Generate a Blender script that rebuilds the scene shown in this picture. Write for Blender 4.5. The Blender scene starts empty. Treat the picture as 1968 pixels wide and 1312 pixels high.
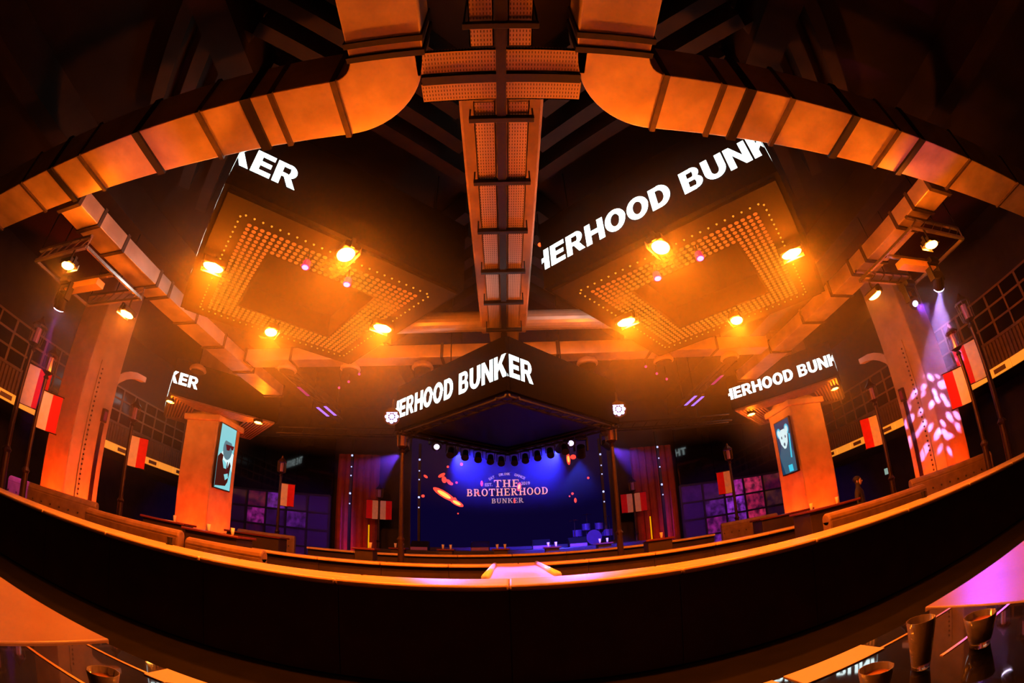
import bpy, bmesh, math, random
from mathutils import Matrix, Vector
random.seed(7)
PI = math.pi
SC = bpy.context.scene
COL = SC.collection
EYE = 1.35            # camera height above the floor
H = 3.5               # underside of the big ceiling frames above the camera
K = 1.12 * H          # underside of ducts and cable trays above the camera

# ------------------------------------------------------------------ camera (full-frame fisheye lens)
cd = bpy.data.cameras.new('camera')
cam = bpy.data.objects.new('camera', cd)
COL.objects.link(cam)
SC.camera = cam
cd.type = 'PANO'
cd.sensor_fit = 'HORIZONTAL'
cd.sensor_width = 36.0
cd.panorama_type = 'FISHEYE_LENS_POLYNOMIAL'
cd.fisheye_fov = math.radians(220)
FMM = 864.22 * 36.0 / 1968.0
cd.fisheye_polynomial_k0 = 0.0
cd.fisheye_polynomial_k1 = -1.0 / FMM
cd.fisheye_polynomial_k2 = 0.0
cd.fisheye_polynomial_k3 = 0.0
cd.fisheye_polynomial_k4 = 0.0
cd.clip_start = 0.02
pitch, yaw, roll = math.radians(26.1), math.radians(1.4512), math.radians(-2.1173)
R3 = Matrix.Rotation(-yaw, 3, 'Z') @ Matrix.Rotation(pitch, 3, 'X') @ Matrix.Rotation(-roll, 3, 'Y')
CM = Matrix((R3 @ Vector((1, 0, 0)), R3 @ Vector((0, 0, 1)), -(R3 @ Vector((0, 1, 0))))).transposed().to_4x4()
CM.translation = Vector((0, 0, EYE))
cam.matrix_world = CM

# ------------------------------------------------------------------ world haze, colour management
w = bpy.data.worlds.new('world')
SC.world = w
w.use_nodes = True
nt = w.node_tree
nt.nodes['Background'].inputs[0].default_value = (0, 0, 0, 1)
nt.nodes['Background'].inputs[1].default_value = 0.0
SC.view_settings.view_transform = 'Standard'
SC.view_settings.look = 'None'
SC.view_settings.gamma = 1.0
SC.view_settings.use_curve_mapping = False
SC.view_settings.exposure = 0.0
cy = SC.cycles
cy.max_bounces = 4
cy.diffuse_bounces = 2
cy.glossy_bounces = 3
cy.transmission_bounces = 4
cy.volume_bounces = 0
cy.use_light_tree = False
cy.volume_step_rate = 2.5
cy.volume_max_steps = 64
cy.transparent_max_bounces = 6
cy.sample_clamp_indirect = 4.0
cy.caustics_reflective = False
cy.caustics_refractive = False

ORANGE = (1.0, 0.16, 0.004)
RED = (1.0, 0.045, 0.002)
BLUE = (0.10, 0.05, 1.0)
PURPLE = (0.38, 0.05, 1.0)

def lamp(name, kind, loc, energy, color, target=None, parent=None, **kw):
    d = bpy.data.lights.new(name, kind)
    d.energy = energy
    d.color = color
    for k, v in kw.items():
        setattr(d, k, v)
    o = bpy.data.objects.new(name, d)
    COL.objects.link(o)
    o.location = loc
    if target is not None:
        o.rotation_euler = (Vector(target) - Vector(loc)).to_track_quat('-Z', 'Y').to_euler()
    if parent:
        o.parent = parent
    return o

# ------------------------------------------------------------------ materials
MATS = {}
def mat(name, color, rough=0.6, metal=0.0, noise=0.0, scale=4.0, bump=0.0, emit=None, estr=0.0, trans=0.0, coat=0.0, stretch=None, color2=None):
    if name in MATS:
        return MATS[name]
    m = bpy.data.materials.new(name)
    m.use_nodes = True
    t = m.node_tree
    b = t.nodes['Principled BSDF']
    b.inputs['Base Color'].default_value = (*color, 1)
    b.inputs['Roughness'].default_value = rough
    b.inputs['Metallic'].default_value = metal
    b.inputs['Transmission Weight'].default_value = trans
    b.inputs['Coat Weight'].default_value = coat
    if emit:
        b.inputs['Emission Color'].default_value = (*emit, 1)
        b.inputs['Emission Strength'].default_value = estr
    if noise > 0 or bump > 0:
        tc = t.nodes.new('ShaderNodeTexCoord')
        mp = t.nodes.new('ShaderNodeMapping')
        if stretch:
            mp.inputs['Scale'].default_value = stretch
        n = t.nodes.new('ShaderNodeTexNoise')
        n.inputs['Scale'].default_value = scale
        n.inputs['Detail'].default_value = 6
        t.links.new(tc.outputs['Object'], mp.inputs[0])
        t.links.new(mp.outputs[0], n.inputs['Vector'])
        if noise > 0:
            r = t.nodes.new('ShaderNodeValToRGB')
            c2 = color2 or tuple(c * (1 - noise) for c in color)
            r.color_ramp.elements[0].position = 0.35
            r.color_ramp.elements[1].position = 0.65
            r.color_ramp.elements[0].color = (*c2, 1)
            r.color_ramp.elements[1].color = (*color, 1)
            t.links.new(n.outputs[0], r.inputs[0])
            t.links.new(r.outputs[0], b.inputs['Base Color'])
        if bump > 0:
            bp = t.nodes.new('ShaderNodeBump')
            bp.inputs['Strength'].default_value = bump
            bp.inputs['Distance'].default_value = 0.02
            t.links.new(n.outputs[0], bp.inputs['Height'])
            t.links.new(bp.outputs[0], b.inputs['Normal'])
    MATS[name] = m
    return m

def emis(name, color, strength):
    if name in MATS:
        return MATS[name]
    m = bpy.data.materials.new(name)
    m.use_nodes = True
    t = m.node_tree
    t.nodes.clear()
    e = t.nodes.new('ShaderNodeEmission')
    o = t.nodes.new('ShaderNodeOutputMaterial')
    e.inputs[0].default_value = (*color, 1)
    e.inputs[1].default_value = strength
    t.links.new(e.outputs[0], o.inputs[0])
    if not name.startswith('led_white'):
        m.cycles.emission_sampling = 'NONE'
    MATS[name] = m
    return m

def tray_mat():
    m = mat('perforated_steel', (0.42, 0.33, 0.27), 0.5, 0.5)
    t = m.node_tree
    b = t.nodes['Principled BSDF']
    tc = t.nodes.new('ShaderNodeTexCoord')
    br = t.nodes.new('ShaderNodeTexBrick')
    br.offset = 0.0
    br.inputs['Color1'].default_value = (0.05, 0.04, 0.03, 1)
    br.inputs['Color2'].default_value = (0.05, 0.04, 0.03, 1)
    br.inputs['Mortar'].default_value = (0.46, 0.37, 0.30, 1)
    br.inputs['Scale'].default_value = 1.0
    br.inputs['Mortar Size'].default_value = 0.011
    br.inputs['Brick Width'].default_value = 0.029
    br.inputs['Row Height'].default_value = 0.046
    t.links.new(tc.outputs['Object'], br.inputs['Vector'])
    t.links.new(br.outputs['Color'], b.inputs['Base Color'])
    return m

def floor_mat():
    m = mat('dark_floor', (0.006, 0.005, 0.0045), 0.85, 0, 0.4, 3.0)
    m.node_tree.nodes['Principled BSDF'].inputs['Specular IOR Level'].default_value = 0.08
    return m

concrete = mat('concrete', (0.52, 0.42, 0.36), 0.85, 0, 0.25, 2.5, 0.3)
duct_metal = mat('galvanised_sheet', (0.76, 0.62, 0.50), 0.42, 0.35, 0.30, 2.2, 0.12)
black_steel = mat('black_steel', (0.012, 0.011, 0.011), 0.5, 0.3, 0.3, 9)
dark_paint = mat('dark_paint', (0.035, 0.028, 0.026), 0.7, 0, 0.3, 3)
ceil_mat = mat('ceiling_plaster', (0.035, 0.025, 0.02), 0.9, 0, 0.3, 1.2)
rib_mat = mat('rib_plaster', (0.05, 0.036, 0.028), 0.85, 0, 0.3, 2)
girder_mat = mat('girder_concrete', (0.42, 0.30, 0.23), 0.8, 0, 0.45, 1.6, 0.3)
tray_steel = tray_mat()
panel_dark = mat('frame_panel', (0.007, 0.005, 0.004), 0.8, 0, 0.25, 3)
panel_dark.node_tree.nodes['Principled BSDF'].inputs['Specular IOR Level'].default_value = 0.1
led_black = mat('led_screen_black', (0.004, 0.004, 0.0045), 0.95, 0, 0.2, 20)
led_black.node_tree.nodes['Principled BSDF'].inputs['Specular IOR Level'].default_value = 0.05
led_white = emis('led_white', (0.80, 1.0, 1.0), 3.6)
hole_glow_mat = emis('hole_glow', (1.0, 0.16, 0.012), 0.85)
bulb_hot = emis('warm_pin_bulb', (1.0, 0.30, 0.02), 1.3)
flood_glow = emis('flood_lens_glow', (1.0, 0.45, 0.075), 26.0)
flood_far = emis('flood_lens_far_glow', (1.0, 0.42, 0.07), 16.0)
wood = mat('counter_wood', (0.85, 0.60, 0.34), 0.26, 0, 0.35, 2.0, 0.06, stretch=(1, 8, 8))
wood_dark = mat('dark_wood', (0.05, 0.028, 0.018), 0.5, 0, 0.3, 3.0)
leather = mat('tan_leather', (0.26, 0.15, 0.09), 0.45, 0, 0.3, 6, 0.2)
leather_red = mat('dark_red_leather', (0.10, 0.02, 0.02), 0.4, 0, 0.3, 6, 0.2)
glass_black = mat('black_glass', (0.004, 0.004, 0.005), 0.03, 0, coat=1.0)
clear_glass = mat('clear_glass', (1.0, 0.85, 0.7), 0.08, 0, trans=0.8)
brass = mat('brass_inlay', (0.75, 0.45, 0.18), 0.3, 1.0)
flag_red = mat('red_cloth', (0.80, 0.012, 0.012), 0.8, 0, 0.12, 9, 0.15)
flag_white = mat('white_cloth', (0.88, 0.84, 0.86), 0.8, 0, 0.10, 9, 0.15)
iron = mat('painted_iron', (0.05, 0.025, 0.02), 0.4, 0.5, 0.3, 8)
corrugated = mat('corrugated_sheet', (0.22, 0.15, 0.11), 0.55, 0.2, 0.25, 4)
steel_gloss = mat('bright_steel', (0.7, 0.62, 0.55), 0.22, 0.9)
mint_paint = mat('pale_metal_pipe', (0.50, 0.45, 0.38), 0.35, 0.4, 0.2, 3)

# ------------------------------------------------------------------ mesh helpers
class MB:
    def __init__(self):
        self.v = []; self.f = []
    def add(self, vs, fs):
        n = len(self.v)
        self.v += [tuple(p) for p in vs]
        self.f += [tuple(i + n for i in q) for q in fs]
        return self
    def box(self, c, s, rz=0.0):
        x, y, z = c; a, b, d = s[0] / 2, s[1] / 2, s[2] / 2
        cs, sn = math.cos(rz), math.sin(rz)
        vs = [(x + cs * i * a - sn * j * b, y + sn * i * a + cs * j * b, z + k * d) for k in (-1, 1) for i, j in ((-1, -1), (1, -1), (1, 1), (-1, 1))]
        return self.add(vs, [(3, 2, 1, 0), (4, 5, 6, 7), (0, 1, 5, 4), (1, 2, 6, 5), (2, 3, 7, 6), (3, 0, 4, 7)])
    def bb(self, x0, x1, y0, y1, z0, z1):
        return self.box(((x0 + x1) / 2, (y0 + y1) / 2, (z0 + z1) / 2), (abs(x1 - x0), abs(y1 - y0), abs(z1 - z0)))
    def prism(self, poly, z0, z1):
        n = len(poly)
        vs = [(x, y, z0) for x, y in poly] + [(x, y, z1) for x, y in poly]
        fs = [tuple(range(n - 1, -1, -1)), tuple(range(n, 2 * n))] + [(i, (i + 1) % n, n + (i + 1) % n, n + i) for i in range(n)]
        return self.add(vs, fs)
    def cyl(self, p0, p1, r0, r1=None, n=12):
        r1 = r0 if r1 is None else r1
        p0 = Vector(p0); p1 = Vector(p1)
        d = (p1 - p0).normalized()
        a = d.orthogonal().normalized(); b = d.cross(a)
        vs = []
        for p, r in ((p0, r0), (p1, r1)):
            vs += [p + (a * math.cos(2 * PI * i / n) + b * math.sin(2 * PI * i / n)) * r for i in range(n)]
        fs = [tuple(range(n - 1, -1, -1)), tuple(range(n, 2 * n))] + [(i, (i + 1) % n, n + (i + 1) % n, n + i) for i in range(n)]
        return self.add(vs, fs)
    def lathe(self, prof, n=16, c=(0, 0, 0)):
        vs = []; fs = []
        for r, z in prof:
            vs += [(c[0] + r * math.cos(2 * PI * i / n), c[1] + r * math.sin(2 * PI * i / n), c[2] + z) for i in range(n)]
        for k in range(len(prof) - 1):
            for i in range(n):
                j = (i + 1) % n
                fs.append((k * n + i, k * n + j, (k + 1) * n + j, (k + 1) * n + i))
        fs.append(tuple(range(n - 1, -1, -1)))
        m = (len(prof) - 1) * n
        fs.append(tuple(range(m, m + n)))
        return self.add(vs, fs)
    def tube(self, pts, r, n=8):
        for a, b in zip(pts, pts[1:]):
            self.cyl(a, b, r, r, n)
        return self
    def sphere(self, c, r, n=10, m=6, sc=(1, 1, 1)):
        prof = [(max(1e-4, r * math.sin(PI * i / m)), -r * math.cos(PI * i / m)) for i in range(m + 1)]
        k = MB().lathe(prof, n)
        return self.add([(c[0] + x * sc[0], c[1] + y * sc[1], c[2] + z * sc[2]) for x, y, z in k.v], k.f)
    def mesh(self, name):
        me = bpy.data.meshes.new(name)
        me.from_pydata(self.v, [], self.f)
        me.update()
        return me
    def build(self, name, m, parent=None, bevel=0.0, smooth=False, loc=None, rot=None):
        me = self.mesh(name)
        me.materials.append(m)
        if smooth:
            for p in me.polygons:
                p.use_smooth = True
        o = bpy.data.objects.new(name, me)
        COL.objects.link(o)
        if parent:
            o.parent = parent
        if loc:
            o.location = loc
        if rot:
            o.rotation_euler = rot
        if bevel > 0:
            md = o.modifiers.new('bevel', 'BEVEL')
            md.width = bevel; md.segments = 2; md.limit_method = 'ANGLE'
        return o

def tag(o, label, cat, group=None):
    o['label'] = label; o['category'] = cat
    if group:
        o['group'] = group
    return o

def thing(name, label, cat, loc=(0, 0, 0), rz=0.0, group=None):
    o = bpy.data.objects.new(name, None)
    COL.objects.link(o)
    o.location = loc; o.rotation_euler = (0, 0, rz)
    o.empty_display_size = 0.2
    return tag(o, label, cat, group)

def struct(o, label=None):
    o['kind'] = 'structure'
    if label:
        o['label'] = label
    return o

def share(name, me, parent, loc, rot=(0, 0, 0)):
    o = bpy.data.objects.new(name, me)
    COL.objects.link(o)
    o.parent = parent; o.location = loc; o.rotation_euler = rot
    return o

def copy_tree(o, parent=None):
    c = o.copy()
    COL.objects.link(c)
    c.parent = parent
    for ch in list(o.children):
        copy_tree(ch, c)
    return c

def text_mesh(body, size=1.0, offset=0.0, shear=0.0, spacing=1.0):
    cu = bpy.data.curves.new('lettering', 'FONT')
    cu.body = body; cu.size = size; cu.offset = offset; cu.shear = shear
    cu.space_character = spacing
    cu.resolution_u = 4
    o = bpy.data.objects.new('lettering', cu)
    COL.objects.link(o)
    dg = bpy.context.evaluated_depsgraph_get()
    me = o.evaluated_get(dg).to_mesh()
    vs = [tuple(v.co) for v in me.vertices]
    fs = [tuple(p.vertices) for p in me.polygons]
    o.evaluated_get(dg).to_mesh_clear()
    bpy.data.objects.remove(o)
    bpy.data.curves.remove(cu)
    return vs, fs

def Z(h):
    return EYE + h

# ------------------------------------------------------------------ the setting
WX, WB, WN, CZ = 13.5, 18.6, -5.0, Z(1.72 * H)
struct(MB().bb(-WX - 3, WX + 3, WN, WB + 1, -0.2, 0).build('floor', floor_mat()), 'dark polished floor of the hall')
ceiling = struct(MB().bb(-WX - 3, WX + 3, WN, WB + 1, CZ, CZ + 0.2).build('ceiling', ceil_mat), 'dark high ceiling')
struct(MB().bb(-WX - 3, WX + 3, WB, WB + 0.3, 0, CZ).build('wall_back', dark_paint), 'dark end wall behind the stage')
struct(MB().bb(-WX - 3, WX + 3, WN - 0.3, WN, 0, CZ).build('wall_front', dark_paint), 'dark wall behind the viewer')

def side_wall(s, side):
    root = struct(MB().bb(s * (WX + 2.4), s * (WX + 2.7), WN, WB, 0, CZ).build('wall_' + side, dark_paint), 'dark recessed side wall under the gallery')
    # gallery edge: slab, fascia strip of pale panels, corrugated cladding, window band
    MB().bb(s * WX, s * (WX + 2.4), WN, WB, Z(1.82), Z(2.02)).build('gallery_slab', dark_paint, root)
    y = WN + 0.4
    k = 0
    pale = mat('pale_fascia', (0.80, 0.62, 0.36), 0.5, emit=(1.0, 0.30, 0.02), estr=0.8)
    vent = mat('vent_grey', (0.30, 0.22, 0.15), 0.6)
    while y < WB - 0.6:
        L = 0.86
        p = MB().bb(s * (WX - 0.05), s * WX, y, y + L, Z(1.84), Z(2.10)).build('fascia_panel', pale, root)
        if k % 2 == 0:
            MB().bb(s * (WX - 0.07), s * (WX - 0.045), y + 0.2, y + L - 0.2, Z(1.90), Z(2.03)).build('vent', vent, p)
        y += L + 0.03; k += 1
    me = None
    y = WN + 0.2
    rib = MB().prism([(0, -0.055), (0, 0.055), (-0.05 * s, 0.03), (-0.05 * s, -0.03)][::(1 if s > 0 else -1)], 0, 0.66).mesh('rib')
    rib.materials.append(corrugated)
    n = 0
    back = MB().bb(s * WX, s * (WX + 0.06), WN, WB, Z(2.10), Z(2.78)).build('cladding', corrugated, root)
    st = MB()
    while y < WB - 0.2:
        if y > 3.0 and n < 110:
            share('cladding_rib', rib, root, (s * WX, y, Z(2.11))); n += 1
        y += 0.14
    # window band above
    MB().bb(s * (WX - 0.04), s * (WX + 0.04), WN, WB, Z(2.78), Z(2.86)).build('sill', corrugated, root)
    pane = mat('dim_pane', (0.02, 0.014, 0.012), 0.15)
    bar = mat('window_bar', (0.26, 0.17, 0.11), 0.6)
    MB().bb(s * (WX + 0.02), s * (WX + 0.06), WN, WB, Z(4.1), CZ).build('upper_wall', dark_paint, root)
    for i in range(12):
        y0 = 2.2 + i * 1.32
        win = struct(MB().bb(s * WX, s * (WX + 0.05), y0 - 0.04, y0 + 0.04, Z(2.86), Z(4.1)).build('window_%d' % (i + 1 + (0 if s < 0 else 12)), bar), 'gridded gallery window')
        for zz in (3.26, 3.68, 4.08):
            MB().bb(s * (WX - 0.01), s * (WX + 0.05), y0, y0 + 1.32, Z(zz) - 0.03, Z(zz) + 0.03).build('glazing_bar', bar, win)
        MB().bb(s * (WX - 0.005), s * (WX + 0.045), y0 + 0.63, y0 + 0.69, Z(2.86), Z(4.1)).build('glazing_bar', bar, win)
        for a in range(2):
            for zz in (2.86, 3.29, 3.71):
                MB().bb(s * (WX + 0.02), s * (WX + 0.03), y0 + 0.04 + a * 0.65, y0 + 0.63 + a * 0.65, Z(zz), Z(zz) + 0.38).build('pane', pane, win)
    return root
wall_left = side_wall(-1, 'left')
wall_right = side_wall(1, 'right')

# ceiling ribs that follow the square frames, and long beams
for sx in (-1, 1):
    cx, cyy = (0.015 + sx * 0.9) * H, 1.58 * H
    for k in range(7):
        off = (0.86 + 0.19 * k) * H
        for qx, qy in ((1, 1), (1, -1), (-1, 1), (-1, -1)):
            # a bar from (cx+qx*a0, ...) to (...), kept between girder and side duct
            a0, a1 = 0.02 * H, min(off, 0.74 * H)
            if off - a1 > 1.2 * H:
                continue
            p0 = (cx + qx * a0, cyy + qy * (off - a0)); p1 = (cx + qx * a1, cyy + qy * (off - a1))
            if p0[1] < 0.3 * H:
                t = (0.3 * H - p0[1]) / (p1[1] - p0[1]) if p1[1] > p0[1] else 2
                if t >= 1:
                    continue
                p0 = (p0[0] + (p1[0] - p0[0]) * t, 0.3 * H)
            if max(p0[1], p1[1]) < 0.85 * H or p0[1] > 3.2 * H:
                continue
            L = math.dist(p0, p1)
            MB().box(((p0[0] + p1[0]) / 2, (p0[1] + p1[1]) / 2, Z(1.62 * H)), (L, 0.22, 0.5), math.atan2(p1[1] - p0[1], p1[0] - p0[0])).build('ceiling_rib', rib_mat, ceiling)
for x in (-1.45, -0.66, 0.68, 1.45):
    MB().bb((x - 0.05) * 1.5 * H, (x + 0.05) * 1.5 * H, WN, WB, Z(1.5 * H), CZ).build('ceiling_beam', rib_mat, ceiling)

# ------------------------------------------------------------------ central girder and cable trays
XC = 0.012
girder = struct(MB().bb((XC - 0.112) * K, (XC + 0.112) * K, 0.66 * K, 2.02 * K, Z(K) + 0.14, Z(K) + 0.75).build('trim_1', girder_mat, None, 0.03), 'rusty orange girder running down the middle of the ceiling')

BARS = [0.43, 0.705, 0.94, 1.17, 1.41, 1.64, 1.89]
def tray(name, label, secs, along='y'):
    t = thing(name, label, 'cable tray', (0, 0, Z(K)))
    for (x0, x1, y0, y1) in secs:
        m = MB()
        x0, x1, y0, y1 = x0 * K, x1 * K, y0 * K, y1 * K
        m.bb(x0, x1, y0, y1, 0, 0.012)
        if along == 'y':
            m.bb(x0, x0 + 0.012, y0, y1, 0, 0.035).bb(x1 - 0.012, x1, y0, y1, 0, 0.035)
        else:
            m.bb(x0, x1, y0, y0 + 0.012, 0, 0.035).bb(x0, x1, y1 - 0.012, y1, 0, 0.035)
        m.build('tray_section', tray_steel, t)
    return t
segs = [(-0.45, -0.05), (-0.05, 0.43), (0.43, 0.495)]
tray('cable_tray', 'left perforated steel cable tray overhead, nearer end at the top edge', [(XC - 0.072, XC - 0.016, a + 0.004, b - 0.004) for a, b in segs])
tray('cable_tray', 'right perforated steel cable tray overhead, nearer end at the top edge', [(XC + 0.016, XC + 0.072, a + 0.004, b - 0.004) for a, b in segs])
fs_ = [0.655] + BARS[1:] + [2.04]
tray('cable_tray', 'left long perforated cable tray under the middle girder', [(XC - 0.072, XC - 0.016, a + 0.004, b - 0.004) for a, b in zip(fs_, fs_[1:])])
tray('cable_tray', 'right long perforated cable tray under the middle girder', [(XC + 0.016, XC + 0.072, a + 0.004, b - 0.004) for a, b in zip(fs_, fs_[1:])])
tray('cable_tray', 'nearer crosswise perforated cable tray between the two duct elbows', [(-0.19, XC - 0.004, 0.50, 0.566), (XC + 0.004, 0.215, 0.50, 0.566)], 'x')
tray('cable_tray', 'farther crosswise perforated cable tray between the two duct elbows', [(-0.185, XC - 0.004, 0.592, 0.65), (XC + 0.004, 0.21, 0.592, 0.65)], 'x')
spine = thing('tray_hanger', 'black steel spine with crossbars carrying the middle cable trays', 'hanger', (0, 0, Z(K)))
MB().bb((XC - 0.012) * K, (XC + 0.012) * K, -0.4 * K, 2.06 * K, -0.05, -0.005).build('spine_channel', black_steel, spine)
for y in BARS + [0.2]:
    wd = 0.085
    b = MB().bb((XC - wd) * K, (XC + wd) * K, y * K - 0.03, y * K + 0.03, -0.075, -0.012).build('crossbar', black_steel, spine, 0.006)
    for q in (-1, 1):
        MB().cyl(((XC + q * wd * 0.97) * K, y * K, -0.07), ((XC + q * wd * 0.97) * K, y * K, 1.2), 0.01, n=6).build('hanger_rod', black_steel, b)
MB().bb(-0.18 * K, 0.205 * K, 0.567 * K, 0.591 * K, -0.04, -0.002).build('crossbar', black_steel, spine)

# ------------------------------------------------------------------ air ducts
DH = 0.62
flange_mat = mat('duct_flange', (0.10, 0.075, 0.06), 0.6, 0.4, 0.3, 8)
def seg_box(t, x0, x1, y0, y1):
    MB().bb(x0, x1, y0, y1, 0, DH).build('duct_segment', duct_metal, t, 0.012)
def flange(t, x0, x1, y0, y1, m=flange_mat, drop=0.035):
    MB().bb(x0, x1, y0, y1, -drop, DH + drop).build('flange', m, t)

def main_duct(s, label, seams, wide):
    t = thing('air_duct', label, 'duct', (0, 0, Z(K)))
    xo = 0.02
    X = lambda x: (xo * (1 if s > 0 else 0) + s * x) * K
    # stub from behind the viewer
    for a, b in ((-1.0, -0.45), (-0.45, 0.02), (0.02, 0.455), (0.455, 0.49)):
        seg_box(t, min(X(.17), X(.35)), max(X(.17), X(.35)), a * K + 0.01, b * K - 0.01)
    for y in (-0.45, 0.02, 0.455, 0.495):
        flange(t, min(X(.165), X(.355)), max(X(.165), X(.355)), y * K - 0.03, y * K + 0.03, black_steel)
    # elbow
    c = (0.405, 0.495)
    out = [(c[0] - 0.235 * math.cos(a), c[1] + 0.235 * math.sin(a)) for a in [PI / 2 * i / 14 for i in range(15)]]
    inn = [(c[0] - 0.055 * math.cos(a), c[1] + 0.055 * math.sin(a)) for a in [PI / 2 * i / 6 for i in range(7)]]
    poly = [(X(x), y * K) for x, y in out + inn[::-1]]
    if s > 0:
        poly = poly[::-1]
    MB().prism(poly[::-1], 0, DH).build('elbow', duct_metal, t, 0.01)
    y0, y1 = 0.55 * K, 0.73 * K
    for a, b in zip(seams, seams[1:]):
        seg_box(t, min(X(a), X(b)) + 0.012, max(X(a), X(b)) - 0.012, y0, y1)
    for i, a in enumerate(seams[:-1]):
        wdt = 0.03 if i not in wide else 0.06
        flange(t, X(a) - wdt, X(a) + wdt, y0 - 0.015, y1 + 0.015, black_steel if i in wide else flange_mat)
    return t
main_duct(-1, 'left orange-lit rectangular duct with rounded elbow, running across under the ceiling', [0.405, 0.585, 0.665, 0.83, 1.09, 1.40, 1.60, 1.84, 2.3, 2.9], (2, 4, 6))
main_duct(1, 'right orange-lit rectangular duct with rounded elbow, running across under the ceiling', [0.405, 0.57, 0.655, 0.80, 1.06, 1.28, 1.42, 1.78, 2.3, 2.9], (2, 4, 6))
def side_duct(x0, x1, ys, label):
    t = thing('side_duct', label, 'duct', (0, 0, Z(K)))
    for a, b in zip(ys, ys[1:]):
        MB().bb(x0 * K, x1 * K, a * K + 0.012, b * K - 0.012, 0.02, 0.32).build('duct_segment', duct_metal, t, 0.012)
    for a in ys:
        MB().bb(x0 * K - 0.02, x1 * K + 0.02, a * K - 0.035, a * K + 0.035, -0.01, 0.35).build('flange', flange_mat, t)
side_duct(-1.77, -1.61, [0.76, 0.90, 1.08, 1.36, 1.46, 1.72, 2.02, 2.4, 2.85], 'left lengthwise duct running back from the cross duct along the side aisle')
side_duct(1.71, 1.87, [0.76, 0.89, 1.02, 1.28, 1.40, 1.60, 1.90, 2.3, 2.8], 'right lengthwise duct running back from the cross duct along the side aisle')

# far services: round pipe, flat cross duct, disc speakers
t = thing('ceiling_pipe', 'thick round pipe crossing the ceiling behind the hanging square frames', 'pipe', (0, 1.97 * K, Z(K) + 0.32))
for a, b in ((-5.2, -2.6), (-2.6, 0.05), (0.05, 2.6), (2.6, 5.2)):
    MB().cyl((a, 0, 0), (b, 0, 0), 0.2, n=20).build('pipe_length', mint_paint, t, smooth=False)
    MB().cyl((b - 0.04, 0, 0), (b + 0.04, 0, 0), 0.225, n=20).build('collar', flange_mat, t)
t = thing('cross_duct', 'flat duct crossing the ceiling above the stage canopy', 'duct', (0, 2.29 * K, Z(K) + 0.05))
xs = [-6.2, -4.9, -3.4, -1.3, 1.2, 3.3, 5.0, 6.5]
for a, b in zip(xs, xs[1:]):
    MB().bb(a + 0.012, b - 0.012, -0.22, 0.22, 0, 0.3).build('duct_segment', duct_metal, t, 0.01)
    MB().bb(a - 0.03, a + 0.03, -0.24, 0.24, -0.02, 0.32).build('flange', flange_mat, t)
spk_m = mat('speaker_shell', (0.45, 0.34, 0.25), 0.5, 0.2)
for i, x in enumerate((-2.06, -1.33, -0.90, -0.46, 0.49, 0.96, 1.42)):
    nm = ['leftmost', 'second', 'third', 'fourth', 'fifth', 'sixth', 'rightmost'][i]
    t = thing('disc_speaker', '%s round disc speaker in the row below the cross duct' % (nm if i in (0, 6) else nm + ' from left'), 'speaker', (x * 0.97 * K, 2.36 * 0.97 * K, Z(0.97 * K)), 0, 'disc speakers in a row')
    MB().lathe([(0.10, 0.16), (0.20, 0.10), (0.24, 0.02), (0.24, -0.01), (0.2, -0.03)][::-1], 20).build('shell', spk_m, t, smooth=True)
    MB().lathe([(0.19, -0.05), (0.19, -0.03)], 20).build('grille', dark_paint, t)
    MB().cyl((0, 0, 0.14), (0, 0, (0.03 * K + 0.055 if abs(x * 0.97 * K) < 6.2 else 1.44)), 0.015, n=6).build('rod', black_steel, t)

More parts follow.
